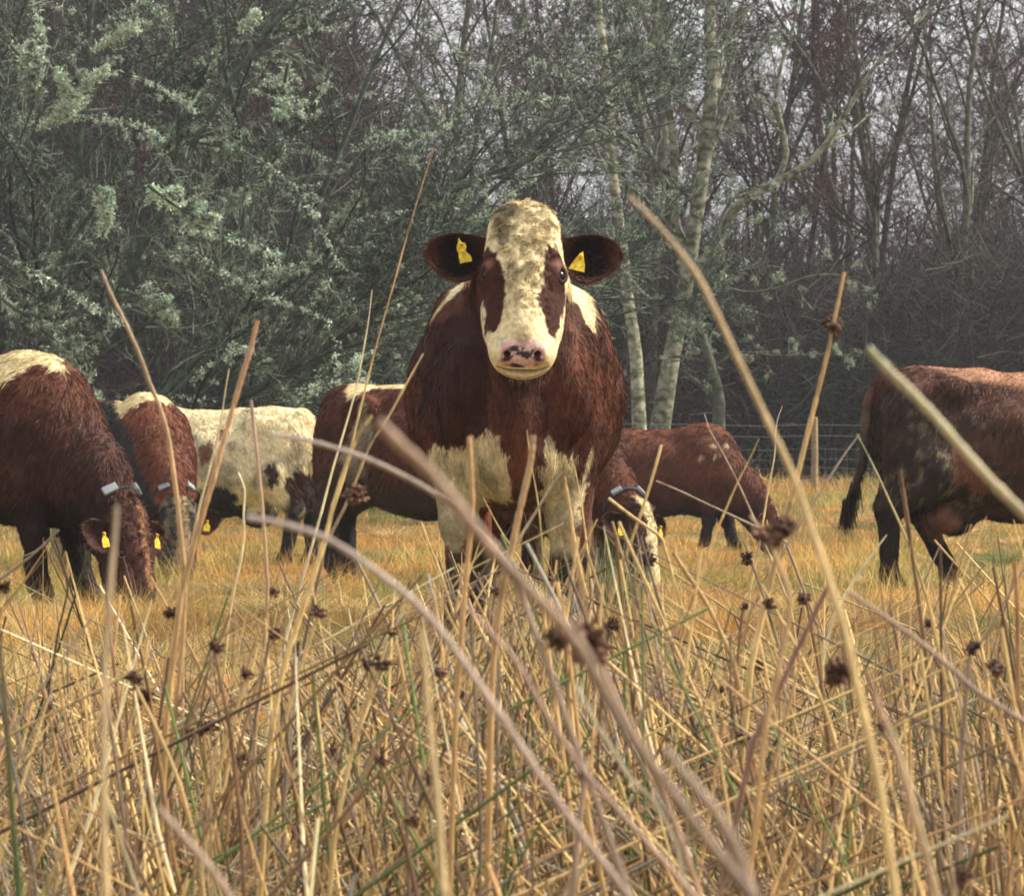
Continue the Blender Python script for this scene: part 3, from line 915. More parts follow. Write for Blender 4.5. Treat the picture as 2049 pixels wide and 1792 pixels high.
labA = 'dark red cow grazing, white band over its shoulders, cut off by the left picture edge'
def colA(P, px, py, h):
    c = DKRED * 1.15 * (1 + .3 * fbm(P, 7, 21)[:, None])
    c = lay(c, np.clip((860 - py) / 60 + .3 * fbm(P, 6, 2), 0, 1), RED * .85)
    c = lay(c, edge(px, py, P, [(-60, 640), (60, 640), (112, 715), (128, 740), (100, 738), (55, 732), (20, 745), (-5, 775), (-30, 800), (-80, 780)], 12, 16, 4), WHITE)
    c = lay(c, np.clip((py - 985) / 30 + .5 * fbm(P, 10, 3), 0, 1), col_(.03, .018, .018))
    return c
EARC['cow' + labA] = (DKRED, DKRED)
build_cow('cow', labA, (-2.62, 19.15, -.085), math.radians(-30), .93, (1.13, -.07, .47), (.30, -.05, -1.0), (1, -.05, .3), 0, 1.02,
          legs=dict(fl=(.14, -.04), fr=(.05, .05)), colf=colA, headcol=plain_head(DKRED * 1.3, col_(.26, .13, .07), .022), d0=18.6, hair_n=70000,
          hair_l=.042, hair_w=.0042, res=.018, hres=.011, neck_r=(.27, .17), seed=11, collar=True)

labB = 'light brown cow with white back, grazing just behind the dark red leftmost cow'
def colB(P, px, py, h):
    c = RED * 1.25 * (1 + .3 * fbm(P, 7, 22)[:, None])
    c = lay(c, edge(px, py, P, [(180, 740), (300, 750), (345, 800), (300, 800), (268, 812), (240, 840), (222, 815)], 8, 16, 4), WHITE)
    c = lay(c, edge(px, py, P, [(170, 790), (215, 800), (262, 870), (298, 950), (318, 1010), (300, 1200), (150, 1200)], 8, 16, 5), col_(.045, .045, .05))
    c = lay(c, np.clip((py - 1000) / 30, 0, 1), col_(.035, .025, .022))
    return c
EARC['cow' + labB] = (DKRED, DKRED)
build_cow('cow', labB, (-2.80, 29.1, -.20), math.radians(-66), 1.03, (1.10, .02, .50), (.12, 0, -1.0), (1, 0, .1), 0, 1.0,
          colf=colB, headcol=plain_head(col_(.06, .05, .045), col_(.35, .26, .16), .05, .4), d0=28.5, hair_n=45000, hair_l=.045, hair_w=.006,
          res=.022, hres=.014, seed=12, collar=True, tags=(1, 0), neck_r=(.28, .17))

labD = 'dirty white cow with dark spots low on its flank, its head hidden'
def colD(P, px, py, h):
    c = col_(.80, .69, .44) * (1 + .1 * fbm(P, 7, 23)[:, None])
    c = lay(c, np.clip(fbm(P, 5, 31) * 1.6 + (py - 900) / 160, 0, .75), DIRTY * .9)
    c = lay(c, edge(px, py, P, [(532, 935), (555, 928), (568, 945), (562, 965), (540, 965)], 7, 16, 4), col_(.05, .025, .02))
    c = lay(c, edge(px, py, P, [(572, 985), (580, 955), (605, 940), (640, 950), (640, 1020), (585, 1015)], 10, 16, 6), col_(.05, .025, .02))
    c = lay(c, edge(px, py, P, [(440, 862), (452, 850), (458, 872), (446, 880)], 4, 16, 7), col_(.16, .07, .04))
    c = lay(c, edge(px, py, P, [(405, 895), (430, 880), (432, 920), (410, 925)], 5, 16, 8), col_(.16, .07, .04))
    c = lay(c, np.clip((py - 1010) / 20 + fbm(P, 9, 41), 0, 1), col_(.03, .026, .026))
    c = lay(c, edge(px, py, P, [(300, 985), (420, 975), (480, 985), (500, 1060), (300, 1060)], 12, 12, 9), col_(.03, .026, .03))
    return c
EARC['cow' + labD] = (WHITE * .7, WHITE * .7)
build_cow('cow', labD, (-2.47, 31.9, -.215), math.radians(172), 1.04, (1.12, 0, .48), (.2, 0, -1.0), (1, 0, .2), 0, 1.0,
          legs=dict(hl=(.08, 0), hr=(-.05, 0)), colf=colD, headcol=plain_head(col_(.4, .33, .2)), d0=32, hair_n=45000, hair_l=.04, hair_w=.006,
          res=.024, hres=.018, seed=13, udder=True)

labE = 'dark red cow with white strip on its back, behind the staring cow'
def colE(P, px, py, h):
    c = (RED * .72) * (1 + .3 * fbm(P, 7, 24)[:, None])
    c = lay(c, edge(px, py, P, [(694, 790), (702, 740), (830, 740), (1100, 745), (1100, 775), (820, 775), (745, 778), (712, 800)], 6, 14, 4), WHITE)
    c = lay(c, edge(px, py, P, [(716, 790), (748, 830), (742, 880), (735, 950), (690, 960), (672, 920), (700, 870)], 14, 14, 5) * .7, DIRTY)
    c = lay(c, np.clip((py - 930) / 60 + .6 * fbm(P, 6, 42), 0, 1) * .75, col_(.07, .055, .045))
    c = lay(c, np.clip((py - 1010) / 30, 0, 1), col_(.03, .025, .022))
    return c
EARC['cow' + labE] = (DKRED, DKRED)
build_cow('cow', labE, (-.43, 25.6, -.165), math.radians(-30), 1.03, (1.12, 0, .48), (.2, 0, -1.0), (1, 0, .2), 0, 1.0,
          legs=dict(hl=(-.05, 0), hr=(.06, 0)), colf=colE, headcol=plain_head(DKRED), d0=25.9, hair_n=45000, hair_l=.04, hair_w=.005,
          res=.021, hres=.016, seed=14)

labF = 'plain red cow with a few pale flecks on its shoulder, grazing beyond the staring cow'
def colF(P, px, py, h):
    c = RED * 1.0 * (1 + .35 * fbm(P, 6, 25)[:, None])
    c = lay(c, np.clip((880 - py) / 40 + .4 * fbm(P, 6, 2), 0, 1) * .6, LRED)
    for q in ((1421, 893), (1450, 890), (1426, 912), (1462, 925), (1400, 915)):
        c = lay(c, np.clip((7 - np.hypot(px - q[0], (py - q[1]) * 1.4) + 3 * fbm(P, 25, 7)) / 3, 0, 1) * .6, WHITE)
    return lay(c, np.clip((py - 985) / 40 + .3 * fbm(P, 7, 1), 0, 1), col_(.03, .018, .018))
EARC['cow' + labF] = (RED, RED)
build_cow('cow', labF, (1.42, 38.0, -.225), math.radians(-15), .98, (1.12, 0, .46), (.25, 0, -1.0), (1, 0, .25), 0, 1.0,
          legs=dict(fl=(.18, 0), fr=(-.05, 0)), colf=colF, headcol=plain_head(RED, WHITE * .7, .02), d0=38, hair_n=45000, hair_l=.045, hair_w=.007,
          res=.024, hres=.018, seed=15, ribs=(.355, .385))

labG = 'young dark red cow with grey collar and white blaze, head down beside the staring cow'
def colG(P, px, py, h):
    return (RED * .75) * (1 + .3 * fbm(P, 7, 26)[:, None])
EARC['cow' + labG] = (DKRED, DKRED)
build_cow('cow', labG, (.26, 22.5, -.13), math.radians(-66), .78, (1.22, .11, .62), (.25, .08, -1.0), (1, .55, .2), 0, 1.18,
          colf=colG, headcol=plain_head(DKRED * 1.1, WHITE * .85, .05), d0=21.9, hair_n=35000, hair_l=.035, hair_w=.0045,
          res=.021, hres=.012, seed=16, collar=True)

labH = 'muddy red cow walking out of the right picture edge, tail hanging'
def colH(P, px, py, h):
    c = col_(.095, .040, .029) * (1 + .4 * fbm(P, 6, 27)[:, None])
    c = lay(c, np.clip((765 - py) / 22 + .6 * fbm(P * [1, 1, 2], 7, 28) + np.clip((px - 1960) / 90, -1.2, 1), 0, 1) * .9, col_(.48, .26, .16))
    mudz = np.clip(1.35 - np.hypot((px - 1850) / 150, (py - 950) / 150) + .5 * fbm(P, 5, 29), 0, 1)
    c = lay(c, np.clip(mudz * 1.4, 0, .92), col_(.042, .032, .027))
    c = lay(c, np.clip(fbm(P, 24, 33) * 3 - 1.1, 0, 1) * mudz, col_(.22, .17, .12))
    c = lay(c, edge(px, py, P, [(1905, 905), (1990, 950), (1960, 985), (1900, 960)], 14, 14, 34) * .6, col_(.30, .11, .07))
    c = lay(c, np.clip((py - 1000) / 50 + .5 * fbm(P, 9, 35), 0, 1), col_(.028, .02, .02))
    ud = np.clip((42 - np.hypot(px - 1888, (py - 1052)) + 12 * fbm(P, 12, 36)) / 14, 0, 1)
    c = lay(c, ud * .8, col_(.27, .13, .10))
    return c
EARC['cow' + labH] = (RED, RED)
build_cow('cow', labH, (2.92, 22.5, -.14), math.radians(6), 1.02, (1.12, 0, .48), (.2, 0, -1.0), (1, 0, .2), 0, 1.0,
          legs=dict(hr=(-.06, 0), hl=(.36, .04)), colf=colH, headcol=plain_head(DKRED), d0=22.3, hair_n=90000, hair_l=.038, hair_w=.0045,
          res=.018, hres=.018, seed=17, udder=True,
          tail=[(-.82, 0, 1.15), (-.90, -.02, 1.10), (-.93, -.03, .97), (-.935, -.03, .80), (-.97, -.03, .66), (-1.02, -.03, .54), (-1.05, -.03, .48)])

# ------------------------------------------------------------------ fence
def at(px, py, d):
    return np.array([(px - 1024) / F * d, d, CZ + (HY - py) / F * d])

def fence():
    root = empty('wire_fence', (at(1628, 900, 55)[0], 55, .36))
    tag(root, 'wire stock fence on thin wooden posts along the edge of the wood', 'fence')
    r = np.random.default_rng(3)
    x0 = root.location[0]
    xs = [k * 3.05 for k in range(-6, 4)]
    for k, dx in enumerate(xs):
        g0 = float(ground(x0 + dx, 55)) - .36
        h = 1.05 + r.uniform(-.05, .06)
        P = np.array([[(dx, 0, g0 - .2), (dx + .01, 0, g0 + h * .5), (dx + r.uniform(-.03, .03), 0, g0 + h)]])
        b = Bag().tubes(P, np.array([[.05, .048, .045]]), 9, np.array([[.30, .21, .12]]))
        n = 9
        b.add(np.concatenate([b.V[0][-n:], b.V[0][-n:].mean(0, keepdims=True) + [[0, 0, .012]]]), None, np.tile(col_(.35, .26, .16), (n + 1, 1)), np.array([[i, (i + 1) % n, n] for i in range(n)]))
        b.build('post', M_wood, root)
    for zz in (.95, .80, .62, .48, .36, .24, .12):
        t = np.linspace(xs[0], xs[-1], 60)
        gz = ground(x0 + t, np.full(60, 55.)) - .36
        sag = -.02 * np.abs(np.sin((t - xs[0]) / 3.05 * np.pi))
        P = np.stack([t, np.full(60, -.055), gz + zz + sag], -1)
        Bag().tubes(P[None], np.full((1, 60), .0022 if zz < .7 else .003), 5).build('wire', M_wire, root)
    t = np.arange(xs[0], xs[-1], .15)
    gz = ground(x0 + t, np.full(len(t), 55.)) - .36
    P = np.stack([np.stack([t, np.full(len(t), -.058), gz + .10], -1), np.stack([t, np.full(len(t), -.058), gz + .63], -1)], 1)
    Bag().tubes(P, np.full((len(t), 2), .0016), 4).build('mesh_netting', M_wire, root)
fence()

# ------------------------------------------------------------------ trees
def children(P, R, n, ang, ratio, rr, K, r, up=.1, wob=.12, t0=.25, t1=1.0, tip=.35, lenjit=.5, bias=(0, 0, 0)):
    """n children on each parent polyline, all at once"""
    N, Kp, _ = P.shape
    M = N * n
    t = t0 + (t1 - t0) * r.random((N, n)) ** .85
    ft = t * (Kp - 1); i = np.clip(ft.astype(int), 0, Kp - 2); f = (ft - i)[..., None]
    I = np.arange(N)[:, None]
    base = P[I, i] * (1 - f) + P[I, i + 1] * f
    T = unit(P[I, i + 1] - P[I, i])
    Rb = (R[I, i] * (1 - f[..., 0]) + R[I, i + 1] * f[..., 0])
    plen = np.linalg.norm(np.diff(P, axis=1), axis=2).sum(1)[:, None]
    rv = r.normal(size=(N, n, 3)); rv = unit(rv - T * np.sum(rv * T, -1, keepdims=True))
    a = np.radians(ang) * (.6 + .8 * r.random((N, n, 1)))
    D = unit(T * np.cos(a) + rv * np.sin(a) + np.array([0, 0, up]) + np.array(bias))
    L = plen * ratio * (1 - .45 * t) * (1 - lenjit * r.random((N, n)))
    base = base.reshape(M, 3); D = D.reshape(M, 3); L = L.reshape(M)
    Rb = np.minimum(Rb.reshape(M) * rr, L * .03 + .003)
    pts = [base]; d = D
    for k in range(1, K):
        d = unit(d + r.normal(0, wob, (M, 3)) + np.array([0, 0, up * .25]))
        pts.append(pts[-1] + d * (L / (K - 1))[:, None])
    Pc = np.stack(pts, 1)
    Rc = Rb[:, None] * np.linspace(1, tip, K)[None]
    return Pc, Rc

def line_tree(p0, h, lean, r0, r, K=10, wob=.05):
    pts = [np.array(p0, float)]; d = unit(np.array([lean[0], lean[1], 1.0]))
    for k in range(1, K):
        d = unit(d + r.normal(0, wob, 3) * [1, 1, .3] + [0, 0, .03])
        pts.append(pts[-1] + d * h / (K - 1))
    return np.array(pts)[None], (r0 * np.linspace(1, .22, K))[None]

BARK = col_(.10, .10, .075); BIRCHC = col_(.31, .31, .23); LICH = col_(.37, .43, .34); TWP = col_(.10, .066, .070); TWG = col_(.115, .12, .10)

def twig_col(P, r, c1, c2, seed):
    k = np.clip(.5 + noise(P[:, 0], .6, seed) + r.normal(0, .3, len(P)), 0, 1)[:, None]
    return (c1 * (1 - k) + c2 * k) * (.45 + 1.2 * r.random((len(P), 1)) ** 1.5)

def clad(c, r, p, hc):
    m = (r.random(len(c)) < p)[:, None]
    return np.where(m, hc * (.6 + .6 * r.random((len(c), 1))), c)

def bare_tree(name, label, trunks, levels, seed, cat='tree', group=None, c1=TWP, c2=TWG, trunk_mat=None, trunk_c=BARK, lich=0, rmin=.004, bright=0, extra=()):
    """trunks: list of (P (1,K,3), R (1,K)); levels: list of dicts for children(); trunk and limbs in one mesh, twigs in the crown"""
    r = np.random.default_rng(seed)
    root = empty(name, tuple(trunks[0][0][0, 0]))
    off = trunks[0][0][0, 0]
    tag(root, label, cat, group)
    tb = Bag(); cb = Bag(); lb = []
    cur = []
    for P, R in trunks:
        P = P - off
        tb.tubes(P, R, 9, np.tile(trunk_c, (len(P), 1)) * (.85 + .3 * r.random((len(P), 1))))
        cur.append((P, R))
    for li, lv in enumerate(levels):
        nxt = []
        for P, R in cur:
            Pc, Rc = children(P, R, r=r, **lv)
            Rc = np.maximum(Rc, rmin)
            nxt.append((Pc, Rc))
        K = nxt[0][0].shape[1]
        P = np.concatenate([a for a, b in nxt]); R = np.concatenate([b for a, b in nxt])
        if li == 0:
            tb.tubes(P, R, 6, twig_col(P, r, trunk_c * .8, trunk_c, seed))
        else:
            cb.tubes(P, R, 3, clad(twig_col(P, r, c1, c2, seed), r, (lich * 1.2 if lich else 0) * (1.0 if li < 3 else .5), LICH * .75))
        if lich and li >= 1: lb.append((P, R))
        cur = [(P, R)]
    for P, R, c_ in extra: cb.tubes(P - off, R, 3, np.tile(c_, (len(P), 1)))
    tb.build('trunk', trunk_mat or M_bark, root)
    cb.build('crown', M_twig, root)
    if bright:
        P = lb[0][0]; f = P[:, :, 1].mean(1); o_ = np.argsort(f)[:int(len(P) * .30)]
        sel = r.choice(o_, bright, replace=False)
        lichen_lines(P[sel], 30, r, root, .033, col_(.50, .62, .48), 7, 'lichen_sprays')
    if lich:
        P = np.concatenate([a for a, b in lb if a.shape[1] == lb[0][0].shape[1]]) if False else lb[0][0]
        lichen_lines(P[r.random(len(P)) < lich], 16, r, root, .026, LICH * 1.0)
    return root

def lichen_lines(P, per, r, root, size=.028, col=LICH, m=7, name='lichen_clumps'):
    """tufts strung along whole branches"""
    N, K, _ = P.shape
    t = np.sort(r.random((N, per)) ** .8, 1) * (K - 1.001)
    k = t.astype(int); f = (t - k)[..., None]; I = np.arange(N)[:, None]
    B = (P[I, k] * (1 - f) + P[I, k + 1] * f).reshape(-1, 3)
    sz = size * r.uniform(.5, 1.6, len(B)) * np.repeat(r.uniform(.6, 1.3, N), per)
    B = np.repeat(B, m, 0); sz = np.repeat(sz, m)
    B = B + r.normal(0, .5, B.shape) * sz[:, None]
    D = unit(r.normal(size=B.shape))
    c = col * (.55 + .8 * r.random((len(B), 1)))
    V, Q, T, cc = blades(B, D, sz * (.6 + .8 * r.random(len(B))), sz * .42, c, .3, 5)
    return mesh_obj(name, V, Q, cc, M_lichen, root, False, T)

def lichen_on(P, n, r, root, size=.05, col=LICH, name='lichen_clumps'):
    N, K, _ = P.shape
    i = r.integers(0, N, n); ft = r.random(n) * (K - 1.001); k = ft.astype(int); f = (ft - k)[:, None]
    # lichen gathers in clumps along a branch
    B = P[i, k] * (1 - f) + P[i, k + 1] * f
    m = 14
    B = np.repeat(B, m, 0) + r.normal(0, size * .6, (n * m, 3))
    D = unit(r.normal(size=(n * m, 3)) + [0, 0, -.2]); B = B + np.repeat(r.normal(0, size * .9, (n, 3)), m, 0)
    c = col * (.6 + .7 * r.random((n * m, 1)))
    V, Q, T, cc = blades(B, D, size * .8 * (.5 + r.random(n * m)), np.full(n * m, size * .38), c, .3, 5)
    return mesh_obj(name, V, Q, cc, M_lichen, root, False, T)

def px_line(pts, d, n=14, dj=0.0):
    p = np.array([at(x, y, d + dj * i) for i, (x, y) in enumerate(pts)])
    return smooth_line(p, n)[None]

def rad(pts_w, d, n=14):
    return (np.interp(np.linspace(0, 1, n), np.linspace(0, 1, len(pts_w)), pts_w) / F * d / 2)[None]

def down(P, y):
    """carry the first point of a trunk down to the ground"""
    P = P.copy(); b = P[0, 0].copy(); b[2] = float(ground(b[0], b[1])) - .05
    return np.concatenate([b[None, None], P], 1)
def rdown(R): return np.concatenate([R[:, :1] * 1.25, R], 1)

bl = [dict(n=9, ang=48, ratio=.32, rr=.42, K=7, up=.12, wob=.14, t0=.35),
      dict(n=8, ang=45, ratio=.5, rr=.5, K=5, up=.0, wob=.16, t0=.15),
      dict(n=6, ang=40, ratio=.5, rr=.55, K=4, up=-.05, wob=.16, t0=.1),
      dict(n=4, ang=38, ratio=.6, rr=.6, K=3, up=-.12, wob=.16, t0=.1)]
# birch one
T1 = px_line([(1278, 870), (1278, 848), (1271, 703), (1256, 602), (1246, 502), (1233, 402), (1223, 326), (1220, 201), (1203, 75), (1190, -60), (1180, -300), (1185, -560)], 59, 24)
bare_tree('birch_tree', 'slim pale birch leaning left, trunk rising just right of the staring cow', [(down(T1, 0), rdown(rad([34, 30, 26, 24, 22, 21, 20, 19, 18, 14, 9, 4], 59, 24)))], bl, 101,
          trunk_mat=M_birch, trunk_c=BIRCHC, lich=.04)
# birch two, forked
d2 = 60
T2 = px_line([(1318, 870), (1321, 848), (1336, 753), (1351, 672), (1371, 572), (1386, 471), (1401, 371), (1411, 296), (1421, 201), (1426, 125), (1418, 50), (1429, -60), (1435, -300), (1425, -560)], d2, 28)
T2b = px_line([(1362, 530), (1371, 500), (1351, 447), (1349, 371), (1346, 271), (1334, 196), (1326, 95), (1308, -20), (1290, -200), (1280, -420)], d2 + .2, 20, -.05)
T2c = px_line([(1371, 560), (1400, 530), (1431, 497), (1452, 440), (1490, 400), (1537, 371), (1580, 350), (1622, 321), (1655, 285), (1680, 245), (1717, 185), (1748, 135), (1798, 90), (1843, 35), (1900, -40), (1960, -160)], d2 - .2, 28, -.06)
T2d = px_line([(1500, 396), (1545, 370), (1568, 330), (1572, 290), (1558, 230), (1552, 190), (1565, 120), (1590, 40), (1600, -80)], d2 - .5, 16)
T2e = px_line([(1405, 250), (1375, 215), (1345, 150), (1300, 60), (1275, -30), (1255, -140)], d2 + .1, 14)
T2f = px_line([(1418, 235), (1450, 170), (1462, 90), (1458, 20), (1480, -80), (1490, -200)], d2 + .3, 14)
bare_tree('birch_tree', 'forked old birch with mossy pale bark and a long limb reaching right', [
    (down(T2, 0), rdown(rad([48, 42, 38, 34, 32, 30, 30, 30, 28, 26, 24, 20, 12, 5], d2, 28))),
    (T2b, rad([22, 20, 18, 16, 15, 12, 9, 4], d2, 20)), (T2c, rad([26, 24, 22, 18, 15, 13, 11, 9, 8, 6, 3], d2, 28)),
    (T2d, rad([14, 12, 11, 9, 7, 5], d2, 16)), (T2e, rad([16, 13, 11, 8, 5], d2, 14)), (T2f, rad([15, 12, 10, 8, 5], d2, 14))],
    bl, 102, trunk_mat=M_birch, trunk_c=BIRCHC * .85, lich=.12)
# low lichened limb tree
d3 = 58
T3 = px_line([(1440, 880), (1436, 860), (1438, 800), (1425, 740), (1410, 690), (1395, 640), (1402, 560), (1440, 470), (1460, 420)], d3, 18)
T3b = px_line([(1404, 640), (1440, 580), (1500, 585), (1560, 575), (1620, 553), (1690, 552), (1732, 575)], d3 - .2, 18)
T3c = px_line([(1425, 735), (1480, 705), (1560, 712), (1640, 708), (1720, 712)], d3, 12)
T3d = px_line([(1408, 560), (1425, 520), (1440, 440), (1480, 385), (1540, 370)], d3 + .2, 12)
bare_tree('tree', 'low crooked tree covered in grey green lichen, arching limbs under the forked birch', [
    (down(T3, 0), rdown(rad([34, 26, 22, 17, 12, 8, 5], d3, 18))), (T3b, rad([8, 7, 6, 5, 3], d3, 18)), (T3c, rad([6, 5, 4, 2], d3, 12)), (T3d, rad([8, 6, 5, 3], d3, 12))],
    [dict(n=14, ang=50, ratio=.30, rr=.5, K=6, up=.02, wob=.2, t0=.15), dict(n=8, ang=45, ratio=.5, rr=.5, K=4, up=0, wob=.2, t0=.1), dict(n=6, ang=40, ratio=.55, rr=.6, K=3, up=0, wob=.2, t0=.1)], 103,
    trunk_c=col_(.085, .095, .075), c1=col_(.09, .10, .08), c2=col_(.13, .15, .11), lich=.22)

# trees behind: a few kinds, copied
def wood_tree(name, label, x, y, h, r0, seed, c1, c2, n0=16, lean=(0, 0), lich=0, tc_=BARK, group=None, fork=True):
    r = np.random.default_rng(seed)
    z = float(ground(x, y)) - .05
    tr = [line_tree((x, y, z), h, lean, r0, r, 12, .05)]
    if fork:
        P0, R0 = tr[0]
        for k in (3, 5):
            p = P0[0, k]; q = line_tree(p, h * .6, (r.uniform(-.6, .6), r.uniform(-.3, .3)), R0[0, k] * .7, r, 10, .07)
            tr.append(q)
    lv = [dict(n=n0, ang=50, ratio=.36, rr=.45, K=7, up=.18, wob=.14, t0=.18), dict(n=8, ang=45, ratio=.5, rr=.5, K=5, up=.06, wob=.16, t0=.15),
          dict(n=7, ang=40, ratio=.5, rr=.55, K=4, up=.02, wob=.16, t0=.1), dict(n=5, ang=38, ratio=.6, rr=.6, K=3, up=0, wob=.16, t0=.1)]
    return bare_tree(name, label, tr, lv, seed, 'tree', group, c1, c2, trunk_c=tc_, lich=lich, rmin=.005)

gB = 'bare trees standing in the wood behind the birches'
labW = 'bare grey brown tree in the dim wood behind the front birches'
protos = [wood_tree('bare_tree', labW, 2.2, 68, 12, .13, 201, TWP, TWG, 16, group=gB), wood_tree('bare_tree', labW, 6.3, 73, 13, .085, 202, TWP * 1.1, TWP * .8, 22, (.03, 0), group=gB),
          wood_tree('bare_tree', labW, -1.0, 70, 12, .11, 203, TWG, TWP, 18, (-.04, 0), group=gB), wood_tree('bare_tree', labW, 4.2, 72, 11.5, .10, 204, col_(.12, .07, .075), TWP, 18, (.05, 0), group=gB)]
def copy_thing(o, loc, rz, s=1.0):
    c = o.copy(); C.objects.link(c); c.location = loc; c.rotation_euler = (0, 0, rz); c.scale = (s, s, s)
    for ch in list(o.children):
        k = ch.copy(); C.objects.link(k); k.parent = c
    return c
spots = [(-4.5, 71), (-7.5, 74), (-2.8, 76), (.6, 75), (2.9, 78), (5.3, 75), (7.6, 70), (8.8, 78), (7.0, 84), (4.2, 90), (-3.6, 88), (6.6, 69), (9.2, 72), (1.0, 80), (-7.2, 86), (9.8, 88), (-10, 80), (10.6, 82), (-5.6, 95)]
rs = np.random.default_rng(8)
for k, (x, y) in enumerate(spots):
    copy_thing(protos[k % 4], (x, y, float(ground(x, y)) - .05), rs.uniform(0, 6.28), rs.uniform(.85, 1.1))

# the dark depth of the wood: scrub, brambles, saplings nobody could count
def wood_mass():
    r = np.random.default_rng(77)
    bag = Bag()
    def scrub(N, y0, y1, hfun, Lr, Rr, c1, c2, seed, vert=.6):
        y = r.uniform(y0, y1, N); x = r.uniform(-1, 1, N) * (y * .145 + 1)
        top = hfun(x / y * F + 1024, y)
        z = ground(x, y) + top * r.random(N) ** 1.15
        d = unit(np.stack([r.normal(0, .8, N), r.normal(0, .5, N), np.abs(r.normal(vert, .6, N))], -1))
        L = r.uniform(*Lr, N)
        K = 4
        pts = [np.stack([x, y, z], -1)]
        for k in range(1, K):
            d = unit(d + r.normal(0, .3, (N, 3)))
            pts.append(pts[-1] + d * (L / (K - 1))[:, None])
        P = np.stack(pts, 1)
        R = (r.uniform(*Rr, N))[:, None] * np.linspace(1, .4, K)[None]
        bag.tubes(P, R, 3, twig_col(P, r, c1, c2, seed))
    # height (m) of the scrub's top for a picture column: lower towards the bright gaps
    def h1(px, y):
        return np.interp(px, [-200, 600, 760, 900, 1100, 1500, 1700, 1850, 2048, 2300], [9, 9, 6.5, 3.9, 4.2, 3.6, 3.0, 3.6, 3.8, 4.2])
    def h2(px, y): return h1(px, y) * 2.25
    scrub(60000, 66, 84, h1, (.6, 1.6), (.006, .016), TWP * .9, col_(.065, .07, .064), 5)
    scrub(45000, 74, 96, h1, (.8, 2.2), (.012, .03), col_(.075, .058, .06), col_(.06, .064, .06), 6)
    scrub(54000, 70, 94, h2, (.5, 1.5), (.003, .006), col_(.115, .070, .074), col_(.09, .066, .068), 7)
    o = bag.build('undergrowth', M_twig)
    tag(o, 'dim tangle of twigs, saplings and scrub filling the depth of the wood', 'undergrowth', kind='stuff')
    # leafy bank behind it all
    N = 60000
    y = r.uniform(92, 104, N); x = r.uniform(-1, 1, N) * (y * .15 + 1)
    top = h1(x / y * F + 1024, y) * .92
    z = ground(x, y) + top * r.random(N)
    P = np.stack([x, y, z], -1)
    D = unit(r.normal(size=(N, 3)))
    c = (col_(.055, .052, .05) * (1 + .5 * noise(P, .5, 3)[:, None])) * (.7 + .6 * r.random((N, 1)))
    V, Q, T, cc = blades(P, D, r.uniform(.25, .5, N), np.full(N, .22), c, .3, 8)
    o = mesh_obj('far_thicket', V, Q, cc, M_twig, None, False, T)
    tag(o, 'dark far thicket closing the back of the wood', 'thicket', kind='stuff')
wood_mass()

# lichen grown willows at the left
CH = [[(75, 255), (130, 225), (175, 170), (215, 130)], [(185, 100), (235, 70), (272, 50)], [(290, 350), (330, 300), (350, 260), (385, 200), (425, 110)],
      [(395, 285), (435, 292), (475, 312)], [(295, 370), (345, 408), (375, 425), (408, 445)], [(235, 580), (300, 600), (355, 640)], [(0, 595), (60, 640), (110, 680), (165, 712)],
      [(520, 365), (560, 300), (600, 240), (640, 180)], [(495, 375), (480, 400), (450, 415)], [(650, 465), (690, 430), (720, 385)], [(800, 445), (850, 430), (920, 385)],
      [(545, 545), (620, 550), (700, 543)], [(520, 728), (560, 724), (630, 712)], [(205, 475), (210, 430), (205, 390)], [(480, 60), (500, 45), (515, 20)], [(545, 70), (570, 50), (585, 40)],
      [(575, 130), (565, 200), (570, 290)], [(20, 90), (60, 140), (60, 190)], [(110, 130), (130, 190), (100, 240)], [(640, 690), (700, 640), (800, 600)], [(400, 540), (440, 560), (520, 620)], [(700, 740), (760, 690), (850, 640)]]
